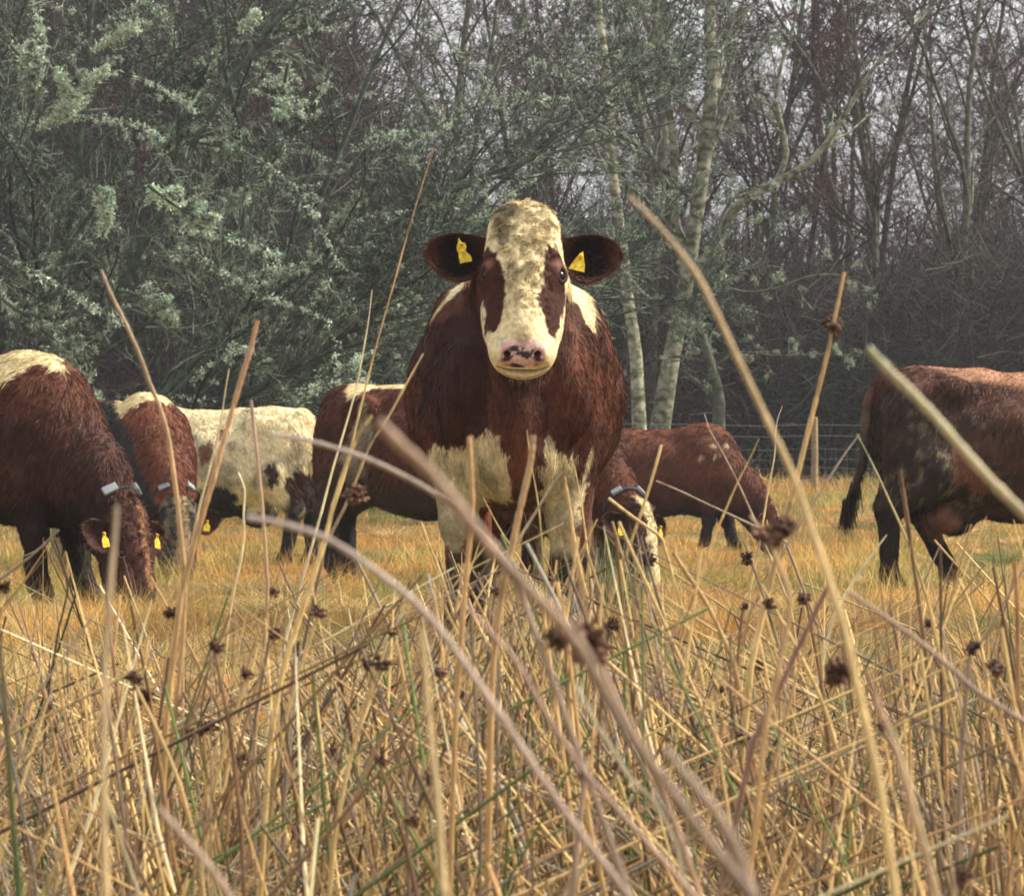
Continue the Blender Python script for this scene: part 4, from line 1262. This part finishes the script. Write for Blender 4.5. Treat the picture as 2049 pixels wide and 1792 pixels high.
def willow(label, px0, d, fans, seed, chains, n1=15):
    r = np.random.default_rng(seed)
    x = (px0 - 1024) / F * d
    z = float(ground(x, d)) - .05
    tr = []
    for (lx, ly, h, rr_) in fans:
        K = 12; pts = [np.array([x + r.uniform(-.3, .3), d + r.uniform(-.3, .3), z])]; dd = unit(np.array([lx, ly, 1.0]))
        for k in range(1, K):
            dd = unit(dd + r.normal(0, .07, 3) + [lx * .02, 0, -.02])
            pts.append(pts[-1] + dd * h / (K - 1))
        tr.append((np.array(pts)[None], (rr_ * .55 * np.linspace(1, .22, K))[None]))
    for ch in chains:
        L = px_line(CH[ch], d - 1.5 - r.uniform(0, 1.5), 8)
        tr.append((L, np.full((1, 8), .02) * np.linspace(1, .5, 8)))
    arcs = []
    for k in range(26):
        a0 = r.choice([r.normal(1.0, .25), r.normal(.35, .3), r.normal(-.35, .2)]); Ln = r.uniform(.7, 1.9)
        q = np.array([x + r.uniform(-3.2, 3.4), d - 1.2 - r.uniform(0, 1.6), z + 1.0 + 6.2 * r.random()])
        pts = [q]; 
        for m_ in range(7):
            pts.append(pts[-1] + np.array([math.cos(a0), r.normal(0, .15), math.sin(a0)]) * Ln / 7); a0 -= r.normal(.10, .12)
        arcs.append(np.array(pts))
    arcs = np.stack(arcs)
    a1, a2 = children(arcs, np.full((26, 8), .01), 5, 42, .4, .8, 5, r, up=.0, wob=.2, t0=.05)
    lv = [dict(n=n1, ang=38, ratio=.46, rr=.5, K=7, up=.10, wob=.14, t0=.08, bias=(.12, 0, 0)), dict(n=11, ang=42, ratio=.5, rr=.45, K=5, up=.05, wob=.18, t0=.1, bias=(.08, 0, 0)),
          dict(n=9, ang=38, ratio=.5, rr=.55, K=4, up=.05, wob=.18, t0=.1), dict(n=4, ang=36, ratio=.7, rr=.7, K=3, up=0, wob=.2, t0=.1)]
    root = bare_tree('willow_tree', label, tr, lv, seed, 'tree', None, col_(.045, .056, .048), col_(.10, .125, .10), trunk_c=col_(.06, .08, .062), lich=.20, rmin=.0045, bright=40,
                     extra=[(arcs, np.full((26, 8), .011) * np.linspace(1, .4, 8), col_(.07, .09, .07)), (a1, np.maximum(a2, .004), col_(.08, .10, .08))])
    off = np.array(root.location)
    lichen_lines(arcs - off, 40, r, root, .034, col_(.52, .63, .50), 8, 'lichen_sprays')
    lichen_lines(a1 - off, 11, r, root, .024, col_(.46, .56, .45), 7, 'lichen_sprays')
    for ch in chains:
        L = px_line(CH[ch], d - 2.2, 8) - off
        Lc, Rc = children(L, np.full((1, 8), .012), 8, 40, .38, .8, 5, r, up=.05, wob=.2, t0=.0)
        lichen_lines(L, 120, r, root, .036, col_(.54, .63, .48), 8)
        lichen_lines(Lc, 15, r, root, .028, col_(.48, .56, .44), 7)
    return root
willow('big many stemmed willow bush thick with pale lichen, left edge of the wood', 60, 46, [(-.3, 0, 8.5, .12), (.05, .1, 9, .13), (.45, 0, 9, .12), (.8, -.1, 9, .11), (-.1, -.2, 8, .1), (1.3, 0, 8, .09), (1.0, .2, 9, .1)], 301, [0, 1, 4, 5, 6, 13, 14, 17, 18])
willow('lichen covered willow bush leaning right, behind the white cow', 400, 49, [(-.4, 0, 8, .1), (.1, 0, 9, .12), (.5, .1, 9, .11), (.95, 0, 8.5, .1), (-.9, 0, 8, .1), (1.4, 0, 7, .08)], 302, [2, 3, 7, 8, 11, 12, 15, 16, 20])
willow('smaller grey green willow bush just left of the staring cow', 720, 52, [(-.3, 0, 5.4, .07), (.15, .1, 5.0, .07), (.55, .1, 4.3, .06), (-.9, 0, 6.0, .07), (1.1, 0, 3.8, .05)], 303, [9, 10, 19, 21], 12)

# ------------------------------------------------------------------ green rush tuft by the young cow
def green_tuft():
    r = np.random.default_rng(61)
    p = at(1192, 1235, 15.5); z = float(ground(p[0], p[1])) - .01
    N = 420
    a = r.random(N) * 6.283; q = r.random(N) ** .5 * .13
    P = np.stack([np.cos(a) * q, np.sin(a) * q, np.zeros(N)], -1)
    D = unit(np.stack([np.cos(a) * q * 2.2, np.sin(a) * q * 2.2, np.ones(N)], -1) + r.normal(0, .1, (N, 3)))
    c = np.where((r.random(N) < .6)[:, None], col_(.11, .17, .06), col_(.45, .42, .28)) * r.uniform(.6, 1.3, (N, 1))
    V, Q, T, cc = blades(P, D, r.uniform(.22, .42, N), np.full(N, .005), c, .2, 5)
    o = mesh_obj('rush_tuft', V, Q, cc, M_grass, None, True, T)
    o.location = (p[0], p[1], z)
    tag(o, 'green rush tuft growing between the staring cow and the young collared cow', 'rush tuft')
green_tuft()

# ------------------------------------------------------------------ rushes
STRAW = col_(.68, .48, .205); TAN = col_(.47, .29, .125); MAUVE = col_(.27, .195, .14); RGREEN = col_(.13, .19, .055); GREYS = col_(.36, .33, .28); DARKB = col_(.12, .065, .035)
PALE = col_(.80, .68, .42)

def seed_head_arrays(c, r, size, n=38):
    D = unit(r.normal(size=(n, 3)))
    lob = unit(r.normal(size=(4, 3)))
    D = unit(D + lob[r.integers(0, 4, n)] * 1.1)
    B = c + D * size * (.05 + .55 * r.random((n, 1)))
    L = size * (.30 + .25 * r.random(n))
    dd = unit(D + r.normal(0, .35, (n, 3)))
    P = np.stack([B, B + dd * (L * .35)[:, None], B + dd * (L * .7)[:, None], B + dd * L[:, None]], 1)
    R = size * .125 * np.array([[.5, 1.15, 1.0, .25]]) * (.7 + .6 * r.random((n, 1)))
    col = np.array([.075, .042, .030]) * r.uniform(.7, 2.0) * (.5 + 1.1 * r.random((n, 1)))
    b = Bag().tubes(P, R, 5, col)
    st = np.stack([np.repeat(c[None], n, 0), B], 1)
    b.tubes(st, np.full((n, 2), size * .03), 3, np.tile(col_(.10, .06, .04), (n, 1)))
    return b

def to_ground(P):
    """carry a stem (K,3) from its lowest traced point down to the soil, straightening as it goes"""
    e = P[-1]; d = unit(P[-1] - P[-2])
    s = np.array([np.clip(d[0] / max(-d[2], .25), -.9, .9) * .45, .0])
    g = float(ground(e[0], e[1])) - .03
    hgt = e[2] - g
    if hgt < .03: return P
    k = max(2, int(hgt / .12))
    t = np.linspace(0, 1, k + 1)[1:, None]
    x = e[0] + s[0] * hgt * (t - .35 * t ** 2)
    return np.concatenate([P, np.concatenate([x, np.full_like(x, e[1]) + .02 * t, e[2] - hgt * t], 1)])

def stem(label, pts, wpx, d, c0, c1=None, tip=.45, heads=(), hsize=.012, name='dead_rush', lean_y=0.0, seed=1, taper=True, cat='rush', group='tall rush stems in front of the cattle', sides=8):
    r = np.random.default_rng(seed + int(abs(pts[0][0])))
    n = max(14, 8 * len(pts))
    L = smooth_line(np.array([at(x, y, d + lean_y * i / len(pts)) for i, (x, y) in enumerate(pts)]), n)
    kn = np.cumsum(np.random.default_rng(5).normal(0, 1, (n, 1)), 0) * .0
    P = to_ground(L)
    K = len(P); R_n = wpx / F * d / 2
    R = wpx / F * d / 2 * (.80 if wpx > 14 else 1)
    prof = np.concatenate([np.linspace(tip, 1, n), np.full(K - n, 1.0)])
    prof = prof * (1 + .05 * np.sin(np.arange(K) * 1.1 + r.uniform(0, 6)) + .06 * r.normal(size=K))
    c1 = c0 if c1 is None else c1
    t = np.linspace(0, 1, K)[:, None] ** .8
    P = P + noise_v(P, 14, seed + 3) * R_n * .35 + noise_v(P, 5, seed + 4) * R_n * .8
    nz = (.22 * noise(P, 60, seed) + .18 * noise(P, 17, seed + 1))[:, None]
    nz = nz - .35 * (noise(P, 45, seed + 2)[:, None] > .55)
    c = (c0 * (1 - t) + c1 * t) * (1 + nz)
    base = P[-1].copy()
    o = Bag().tubes((P - base)[None], (R * prof)[None], sides, c[None])
    o = o.build(name, M_rush)
    o.location = base
    tag(o, label, cat, group)
    for h in heads:
        q = at(h[0], h[1], d + lean_y * .3) - base
        b = seed_head_arrays(q, r, (h[2] if len(h) > 2 else hsize) * .78, 72)
        sh = b.build('seed_head', M_seed, o)
    return o

S_ = stem
S_('longest thin grass stem, its pale tip level with the treetops left of the staring cow', [(893, 213), (868, 300), (845, 372), (812, 480), (790, 560), (762, 660), (736, 760), (712, 860), (690, 950), (655, 1060), (620, 1180), (575, 1330)], 6.5, 3.6, TAN, STRAW, .2)
S_('wavy pale grass stem with a pointed tip, just left of the longest stem', [(745, 580), (738, 640), (728, 700), (712, 780), (690, 860), (668, 935), (645, 1020), (610, 1140), (575, 1260), (540, 1400)], 7, 3.5, PALE, PALE, .2)
S_('thick pale stem crossing the white patch of the cow left of the staring one', [(742, 830), (715, 870), (695, 920), (670, 1000), (644, 1105), (607, 1221), (570, 1340), (540, 1500)], 15, 2.4, STRAW, STRAW, .5, heads=[(712, 992, .0115)])
S_('thin stem leaning right, tip over the left shoulder of the staring cow', [(846, 705), (810, 770), (775, 835), (740, 890), (715, 950), (690, 1010), (650, 1090)], 7, 3.2, STRAW, MAUVE, .5)
S_('cut stem leaning left, its top over the woods above the brown grazing cow', [(200, 537), (222, 590), (245, 635), (275, 700), (298, 762), (318, 810), (335, 870), (348, 960), (360, 1060), (370, 1180), (360, 1340), (340, 1500)], 11, 2.7, MAUVE * 1.3, TAN, .7)
S_('brown stem with a blunt cut top leaning right in front of the white cow', [(514, 636), (498, 700), (480, 760), (460, 830), (442, 895), (425, 960), (405, 1030), (385, 1110), (365, 1200), (350, 1320), (335, 1450)], 13, 2.5, col_(.50, .29, .17), TAN, .8)
S_('thin pale stem with needle tip between the two cut stems', [(458, 738), (449, 790), (440, 850), (420, 935), (400, 1010), (385, 1080), (372, 1140), (368, 1220)], 8, 3.1, PALE, TAN, .2)
S_('greyish pink straight stem in front of the white cow', [(502, 800), (508, 850), (515, 910), (522, 980), (528, 1050), (532, 1120), (535, 1180), (530, 1280), (515, 1400)], 9, 2.9, col_(.40, .29, .24), TAN, .8)
S_('crooked thin white twig stem beside the greyish pink stem', [(476, 945), (484, 965), (489, 985), (486, 1030), (487, 1070), (478, 1130), (466, 1180), (455, 1240)], 6, 3.4, col_(.75, .68, .52), STRAW, .5)
S_('large curved out of focus stem arching down the right side of the picture', [(1262, 400), (1300, 437), (1345, 487), (1400, 560), (1435, 630), (1470, 705), (1510, 790), (1548, 870), (1585, 950), (1620, 1050), (1655, 1150), (1690, 1260), (1715, 1370), (1740, 1480), (1765, 1600), (1795, 1800)], 24, 1.25, col_(.40, .30, .20), col_(.66, .48, .22), .45)
S_('blurred grey green stem with a cut top in front of the walking muddy cow', [(1740, 700), (1780, 742), (1830, 790), (1880, 842), (1935, 905), (1990, 965), (2050, 1025), (2120, 1095)], 26, 1.15, col_(.34, .32, .20), col_(.42, .34, .2), .85)
S_('upright stem with one dark seed head against the trees, right of the birches', [(1688, 548), (1678, 600), (1668, 645), (1655, 710), (1640, 770), (1622, 840), (1603, 915), (1585, 990), (1560, 1080), (1530, 1200), (1500, 1330)], 13, 2.6, TAN, STRAW * .9, .45, heads=[(1671, 645, .0125)], seed=2)
S_('widest brown purple stem, very blurred, running from the chest of the staring cow', [(758, 835), (800, 880), (850, 925), (900, 985), (950, 1050), (1000, 1110), (1050, 1165), (1100, 1215), (1155, 1280), (1210, 1370), (1270, 1470), (1340, 1570), (1420, 1680), (1520, 1810)], 36, .80, col_(.29, .18, .115), col_(.25, .17, .12), .9)
S_('blurred mauve stem arching over the white and dark red cows', [(540, 868), (600, 878), (660, 893), (730, 916), (790, 943), (850, 975), (905, 1012), (960, 1060), (1020, 1130)], 13, 1.5, col_(.42, .36, .33), MAUVE, .7)
S_('long blurred mauve stem with a pale upper edge, lower of the two arches', [(492, 1040), (540, 1048), (600, 1063), (660, 1085), (720, 1122), (780, 1165), (840, 1215), (900, 1285), (960, 1370), (1015, 1450), (1080, 1550), (1160, 1665), (1270, 1810)], 23, 1.15, col_(.45, .38, .35), col_(.36, .25, .19), .7, heads=[])
S_('blurred upright tan stem rising past the grazing head at the left', [(236, 1010), (232, 1070), (226, 1130), (218, 1220), (210, 1320), (206, 1430), (204, 1560), (207, 1700), (212, 1810)], 20, 1.15, col_(.45, .36, .27), col_(.62, .46, .24), .55)
S_('dark brown to green stem along the left picture edge', [(-6, 1210), (2, 1300), (10, 1400), (18, 1500), (24, 1600), (32, 1700), (42, 1810)], 20, 1.5, DARKB, col_(.06, .11, .03), .5)
S_('blurred brown stem slanting from the lower left to the bottom edge', [(312, 1615), (345, 1655), (385, 1700), (425, 1750), (470, 1815)], 22, 1.1, MAUVE, MAUVE * 1.2, .8)
S_('bright blurred stem standing upright below the staring cow', [(846, 1255), (852, 1330), (858, 1420), (866, 1510), (876, 1600), (884, 1700), (892, 1810)], 22, 1.2, col_(.62, .45, .24), col_(.72, .56, .30), .6)
S_('dark stem with a white cut top in front of the walking muddy cow', [(1798, 936), (1806, 980), (1815, 1035), (1824, 1097), (1836, 1170), (1847, 1252), (1857, 1330), (1866, 1407), (1882, 1490), (1900, 1570), (1920, 1690)], 10, 2.8, DARKB, col_(.3, .18, .09), .9)
S_('straight stem leaning right whose tip meets another at a point', [(1718, 868), (1690, 905), (1650, 965), (1611, 1027), (1575, 1085), (1540, 1150), (1500, 1220)], 8, 3.1, GREYS, TAN, .3)
S_('greenish stem leaning left from the meeting point over the tail of the muddy cow', [(1713, 866), (1733, 905), (1756, 951), (1776, 995), (1797, 1041), (1818, 1092), (1838, 1150), (1866, 1237), (1890, 1330)], 7, 3.2, col_(.40, .38, .2), TAN, .3)
S_('short pale stem with cut top below the belly of the muddy cow', [(1916, 1158), (1928, 1185), (1940, 1215), (1953, 1268), (1970, 1340)], 8, 3.0, STRAW, STRAW, .9)
S_('rusty brown upright stem near the right picture edge', [(2030, 1123), (2034, 1180), (2037, 1260), (2038, 1368), (2034, 1480), (2028, 1620), (2020, 1790)], 11, 2.5, col_(.32, .17, .07), col_(.3, .17, .08), .9)
S_('white pale stem leaning right beside the near hind hoof of the muddy cow', [(1772, 1068), (1745, 1104), (1718, 1143), (1694, 1179), (1665, 1230)], 7, 3.2, PALE, PALE, .4)
S_('tan stem with a cut top in front of the lichened trunk base', [(1323, 886), (1308, 940), (1290, 1000), (1268, 1065), (1245, 1130), (1226, 1187), (1200, 1280), (1180, 1370)], 7, 3.2, STRAW, TAN, .8)
S_('thin stem leaning left across the flecked red cow', [(1407, 828), (1420, 865), (1447, 913), (1480, 980), (1514, 1057), (1545, 1130), (1580, 1220)], 6, 3.6, GREYS * 1.2, TAN, .25)
S_('paired light stem leaning right over the flecked red cow', [(1517, 876), (1497, 920), (1475, 963), (1448, 1025), (1422, 1087), (1398, 1155), (1373, 1231), (1350, 1330)], 8, 3.0, STRAW, TAN, .2)
S_('bent white grass tip by the fence post', [(1565, 813), (1556, 838), (1552, 863), (1549, 913), (1542, 950), (1534, 995), (1520, 1080), (1500, 1180)], 5, 4.2, PALE, STRAW, .2)
S_('thin mauve stem lying across the flecked red cow from left to right', [(1311, 962), (1360, 983), (1410, 1007), (1460, 1030), (1514, 1056), (1570, 1085)], 6, 3.5, MAUVE * 1.4, MAUVE, .6)
S_('kinked stem bending down beside the collared young cow', [(1217, 994), (1265, 1031), (1318, 1070), (1330, 1100), (1344, 1150), (1368, 1234), (1400, 1340)], 8, 3.1, STRAW, STRAW, .8)
S_('brown stem leaning left below the muzzle of the young cow', [(1276, 1097), (1330, 1135), (1400, 1182), (1475, 1234), (1530, 1280), (1600, 1350)], 7, 3.1, TAN, TAN, .5, heads=[(1297, 1118, .010)])
S_('short thick stem with open end under the flecked red cow', [(1348, 1103), (1375, 1145), (1403, 1186), (1430, 1234), (1470, 1320)], 10, 2.7, TAN, TAN, .9)
S_('stout forked stem standing before the chest of the staring cow', [(1066, 868), (1063, 900), (1060, 927), (1050, 975), (1038, 1030), (1026, 1090), (1009, 1168), (992, 1302), (985, 1400)], 14, 2.3, col_(.36, .24, .14), TAN, .9)
S_('orange brown stem with a white top before the brisket of the staring cow', [(937, 872), (940, 905), (943, 950), (945, 1000), (942, 1060), (933, 1168), (923, 1302), (915, 1400)], 12, 2.2, col_(.50, .30, .15), TAN, .8)
S_('cut stem rising to the right foreleg of the staring cow', [(1129, 951), (1140, 1010), (1153, 1099), (1172, 1180), (1195, 1271), (1220, 1370)], 8, 3.0, TAN, STRAW, .9)
S_('stem leaning right across the legs of the staring cow', [(1126, 940), (1100, 975), (1075, 1018), (1047, 1064), (1020, 1115), (985, 1190)], 7, 3.2, GREYS, TAN, .6)
S_('thin stem right of the forelegs of the staring cow', [(1148, 927), (1158, 975), (1167, 1030), (1180, 1130), (1198, 1271), (1210, 1380)], 6, 3.5, STRAW, STRAW, .3)
S_('green tinted stem with a pale point before the forelegs of the staring cow', [(1054, 858), (1062, 920), (1078, 1013), (1088, 1120), (1098, 1237), (1110, 1350)], 6.5, 3.4, STRAW, RGREEN, .2)
S_('pale stem left of the left foreleg of the staring cow', [(844, 1044), (862, 1095), (880, 1140), (905, 1213), (930, 1290)], 7, 3.2, STRAW, STRAW, .5)
S_('stem leaning left between the forelegs of the staring cow', [(966, 992), (1000, 1055), (1050, 1133), (1085, 1200), (1130, 1290)], 6, 3.5, TAN, STRAW, .3)
S_('dark blurred stem leaning right in the lower right tangle, purple seed head beside', [(1661, 1155), (1635, 1210), (1600, 1280), (1570, 1345), (1541, 1407), (1505, 1480)], 15, 1.9, col_(.22, .11, .09), col_(.25, .13, .1), .8, heads=[(1684, 1345, .013)])
S_('long blurred stem sweeping from the bent one to the right edge', [(1700, 1186), (1770, 1235), (1847, 1291), (1910, 1345), (1963, 1392), (2060, 1455), (2150, 1520)], 15, 1.6, col_(.36, .25, .2), MAUVE, .7)
S_('bright straw lying almost level across the lower right', [(1934, 1484), (1850, 1507), (1750, 1531), (1660, 1552), (1587, 1570), (1459, 1605)], 5.5, 3.6, PALE, PALE, .5)
S_('second big blurred upright stem, beside the curved one, bottom right', [(1735, 1350), (1762, 1420), (1789, 1485), (1810, 1550), (1828, 1620), (1852, 1700), (1880, 1810)], 24, 1.2, col_(.42, .28, .2), col_(.6, .42, .24), .6)
S_('broad dark mauve blurred stem in the bottom centre', [(1330, 1500), (1385, 1570), (1440, 1640), (1475, 1710), (1510, 1810)], 34, .85, MAUVE, MAUVE * .9, .8)
S_('grey kinked stem in the bottom centre', [(883, 1364), (910, 1415), (941, 1473), (970, 1520), (996, 1562), (1015, 1600), (1034, 1640), (1050, 1700)], 9, 2.6, GREYS * 1.2, GREYS, .8)
S_('bright flat straw crossing the bottom centre', [(1372, 1628), (1270, 1652), (1170, 1678), (1110, 1705), (1058, 1733), (1000, 1762), (934, 1793)], 7, 3.0, PALE, STRAW, .4)
S_('pale blurred bent blade below the right foreleg of the staring cow', [(1148, 1365), (1170, 1405), (1190, 1446), (1225, 1500), (1259, 1554), (1306, 1600), (1350, 1680)], 15, 1.5, col_(.75, .70, .48), col_(.6, .5, .35), .5)
S_('long reddish blurred stem through the bottom centre', [(930, 1210), (985, 1270), (1030, 1320), (1070, 1390), (1105, 1450), (1160, 1530), (1230, 1610), (1330, 1720), (1400, 1800)], 18, 1.3, col_(.34, .21, .16), col_(.38, .25, .18), .6, heads=[])
S_('long red brown blurred stem rising to two seed heads under the staring cow', [(1130, 1060), (1150, 1130), (1165, 1210), (1185, 1290), (1225, 1390), (1262, 1460), (1300, 1540), (1345, 1640), (1400, 1790)], 16, 1.5, TAN * .8, col_(.4, .26, .18), .5, heads=[(1178, 1282, .014), (1120, 1275, .008)])
S_('blurred stem with fluffy head in front of the flecked cow muzzle', [(1500, 1030), (1530, 1070), (1555, 1120), (1580, 1200), (1560, 1320), (1530, 1450)], 12, 1.7, col_(.42, .3, .2), TAN, .5, heads=[(1535, 1068, .011), (1575, 1052, .008)])
S_('thin dark green stem in the lower left tangle', [(238, 1425), (241, 1500), (245, 1580), (249, 1660), (256, 1790)], 8, 2.8, RGREEN * .8, RGREEN, .4)
S_('stem with a twin dark seed head low at the left', [(366, 1385), (378, 1410), (392, 1440), (402, 1500), (420, 1570), (440, 1700)], 9, 2.7, col_(.2, .12, .09), TAN, .7, heads=[(418, 1458, .0105), (383, 1465, .008)])
S_('dead forked twig lying over the legs of the dark red cow', [(118, 1058), (90, 1085), (55, 1115), (20, 1140), (-8, 1162), (-40, 1200)], 8, 2.9, col_(.36, .27, .2), col_(.3, .22, .16), .5, name='dead_twig', cat='twig', group=None)
S_('thin black twig hanging down in the left foreground', [(98, 1072), (115, 1110), (134, 1168), (128, 1210), (116, 1260), (108, 1310), (100, 1350)], 5, 3.0, col_(.05, .03, .025), col_(.06, .04, .03), .7, name='dead_twig', cat='twig', group=None)

# stems carrying seed heads in the tangle
rh = np.random.default_rng(55)
HEADS = [(990, 1180), (1488, 1210), (1545, 1206), (1612, 1195), (640, 1220), (551, 1265), (595, 1296), (500, 1345), (670, 1510), (615, 1580), (265, 1360), (290, 1392), (762, 1320), (790, 1265), (735, 1327),
         (706, 1110), (880, 1345), (922, 1388), (905, 1495), (1020, 1300), (1220, 1250), (1140, 1425), (870, 1550), (755, 1520), (1490, 1475), (1565, 1510), (1745, 1515), (1862, 1245), (1945, 1297), (1988, 1335),
         (1515, 1325), (1165, 1545), (1228, 1530), (1900, 1578), (1968, 1617), (1925, 1752), (546, 1184), (12, 1172), (340, 1225), (110, 1460), (95, 1410), (1760, 1450), (1500, 1116), (225, 1640), (480, 1520),
         (1440, 1380), (1250, 1700), (820, 1640), (1650, 1640), (560, 1690), (1345, 1500), (1830, 1400), (430, 1290), (1080, 1600)]
for k, (hx_, hy_) in enumerate(HEADS):
    d = rh.uniform(2.15, 3.1)
    if (hx_, hy_) in ((1165, 1545), (1925, 1752)): d = 1.8
    sl = rh.choice([-.5, -.35, -.55, .35, .1, -.2])
    up_ = rh.uniform(15, 90) if rh.random() < .5 else 3
    pts = [(hx_ + sl * up_, hy_ - up_), (hx_, hy_), (hx_ - sl * 90, hy_ + 90), (hx_ - sl * 190, hy_ + 210), (hx_ - sl * 270, hy_ + 360)]
    c = [TAN, MAUVE, STRAW * .8, DARKB * 1.8][rh.integers(0, 4)]
    w0 = .0030 * F / d
    S_('brown rush stem with a dark seed head among the tangled rushes', pts, w0, d, c, c, .6, heads=[(hx_ + rh.uniform(-6, 6), hy_, rh.choice([.0055, .007, .009]))], seed=k,
       name='seeding_rush', group='rush stems carrying dark seed heads', sides=6)

def rush_bed():
    r = np.random.default_rng(99)
    b = Bag()
    def lot(N, dlo, dhi, ylo, yhi, pw, hw=1.0, dk=1.0, xr=(-250, 2300)):
        d = dlo + (dhi - dlo) * r.random(N)
        py = ylo + (yhi - ylo) * r.random(N) ** pw
        px = r.uniform(*xr, N)
        # the bed is higher in places
        py = py + 110 * noise(np.stack([px / 400, d, 0 * d], -1), 1.0, 3) - 40 * (px > 1500) * (px < 1900) + 20
        py = np.maximum(py, 1040)
        tip = np.stack([(px - 1024) / F * d, d, CZ + (HY - py) / F * d], -1)
        m = r.random(N)
        ang = np.where(m < .46, r.normal(-30, 14, N), np.where(m < .66, r.normal(0, 10, N), r.normal(30, 15, N)))
        nc = 110
        cx = r.uniform(-250, 2300, nc); cd = r.uniform(dlo, dhi, nc)
        cm = r.random(nc); ca = np.where(cm < .50, r.normal(-33, 10, nc), np.where(cm < .62, r.normal(0, 8, nc), r.normal(32, 11, nc)))
        which = np.argmin(((px[:, None] - cx[None]) / 90) ** 2 + ((d[:, None] - cd[None]) / .35) ** 2 + r.random((N, nc)) * 1.2, 1)
        ang = np.where(r.random(N) < .60, ca[which] + r.normal(0, 8, N), ang)
        flat = r.random(N) < .11
        ang = np.where(flat, r.choice([-1, 1], N) * r.uniform(55, 82, N), ang)
        ang = np.radians(ang)
        gz = ground(tip[:, 0], d) - .02
        H_ = np.maximum(tip[:, 2] - gz, .05)
        dx = -np.tan(np.clip(ang, -1.1, 1.1)) * np.minimum(H_, .60) * np.where(flat, 1.6, 1)
        dy = r.normal(0, .12, N) * H_
        base = np.stack([tip[:, 0] + dx, d + dy, gz], -1)
        K = 8
        t = np.linspace(0, 1, K)[None, :, None]
        P = base[:, None] * (1 - t) + tip[:, None] * t
        bow = r.normal(0, .05, (N, 1, 1)) * H_[:, None, None] + np.where(ang < 0, -1, 1)[:, None, None] * .03
        P = P + np.array([1, .3, .0]) * bow * (t * (1 - t) * 4)
        P += r.normal(0, .0016, P.shape) * (t > .1)
        # broken tops
        kn = r.random(N) < .22
        kd = unit(np.stack([r.normal(0, 1, N), r.normal(0, .4, N), -np.abs(r.normal(.2, .5, N))], -1)) * r.uniform(.03, .12, (N, 1))
        for q, f in ((6, .5), (7, 1.0)):
            P[kn, q] = P[kn, 5] + kd[kn] * f
        R = hw * r.uniform(.0009, .0021, N)[:, None] * (1 - .5 * np.linspace(0, 1, K)[None] ** 2)
        cut = r.random(N) < .35
        R[~cut, -1] *= .25
        pal = np.stack([STRAW, STRAW * 1.05, TAN, TAN * 1.1, MAUVE, MAUVE * 1.2, RGREEN, GREYS, DARKB * 1.4, PALE])
        ci = r.choice(10, N, p=[.14, .08, .17, .10, .13, .09, .08, .03, .14, .04])
        c = pal[ci] * (.32 + 1.15 * r.random((N, 1)) ** 1.1) * dk  # dk puts the shade of the deeper gaps into the stem colour
        c2 = c * .85 + col_(.10, .12, .03) * (r.random((N, 1)) < .25) * .6
        cc = c2[:, None] * (1 - t) + c[:, None] * t
        b.tubes(P, R, 5, cc)
    lot(2300, 2.2, 3.6, 1090, 1800, .62, 1.05)
    lot(2100, 3.0, 5.0, 1200, 1850, .8, 1.1, .9)
    lot(1300, 4.5, 6.6, 1400, 1850, .9, 1.3, .75)
    lot(560, 2.6, 4.0, 1050, 1330, 1.0, 1.05)
    lot(190, 2.4, 4.2, 1040, 1260, 1.0, 1.1, .9, (830, 1260))
    lot(130, 1.6, 2.4, 1350, 1850, .7, 1.0)
    o = b.build('rushes', M_rush)
    tag(o, 'dense tangle of dry straw, brown and green rush stems in the foreground', 'rushes', kind='stuff')
    # litter and short grass under the stems
    N = 26000
    y = r.uniform(2.0, 7.5, N); x = (r.random(N) * 2 - 1) * (y * .15 + .3)
    P = np.stack([x, y, ground(x, y)], -1)
    D = unit(np.stack([r.normal(0, .9, N), r.normal(0, .9, N), np.full(N, .8)], -1))
    c = np.stack([STRAW, TAN, RGREEN * .9, MAUVE * .5])[r.choice(4, N, p=[.08, .25, .25, .42])] * (.35 + .6 * r.random((N, 1)))  # colours held dark, with the shade under the stems painted in
    V, Q, T, cc = blades(P, D, r.uniform(.08, .22, N), np.full(N, .0030), c, .5, 8)
    o = mesh_obj('grass_litter', V, Q, cc, M_grass, None, True, T)
    tag(o, 'short dry grass and litter under the rushes', 'grass', kind='stuff')
rush_bed()

# ------------------------------------------------------------------ the damp air of the wood and field
def haze():
    x0, x1, y0, y1, z0, z1 = -90, 90, -34, 146, -1.6, 21
    V = [(x, y, z) for z in (z0, z1) for x, y in ((x0, y0), (x1, y0), (x1, y1), (x0, y1))]
    m = bpy.data.materials.new('damp_air'); m.use_nodes = True
    n = m.node_tree; n.nodes.remove(n.nodes['Principled BSDF'])
    v = n.nodes.new('ShaderNodeVolumePrincipled')
    v.inputs['Color'].default_value = (.86, .92, 1.0, 1)
    v.inputs['Density'].default_value = HAZE
    v.inputs['Anisotropy'].default_value = 0.2
    n.links.new(v.outputs[0], n.nodes['Material Output'].inputs['Volume'])
    o = mesh_obj('haze', np.array(V, float), [[0, 3, 2, 1], [4, 5, 6, 7], [0, 1, 5, 4], [1, 2, 6, 5], [2, 3, 7, 6], [3, 0, 4, 7]], None, m, None, False)
    tag(o, 'thin damp air over the field and through the wood', 'haze', kind='stuff')
HAZE = 0.0005
haze()
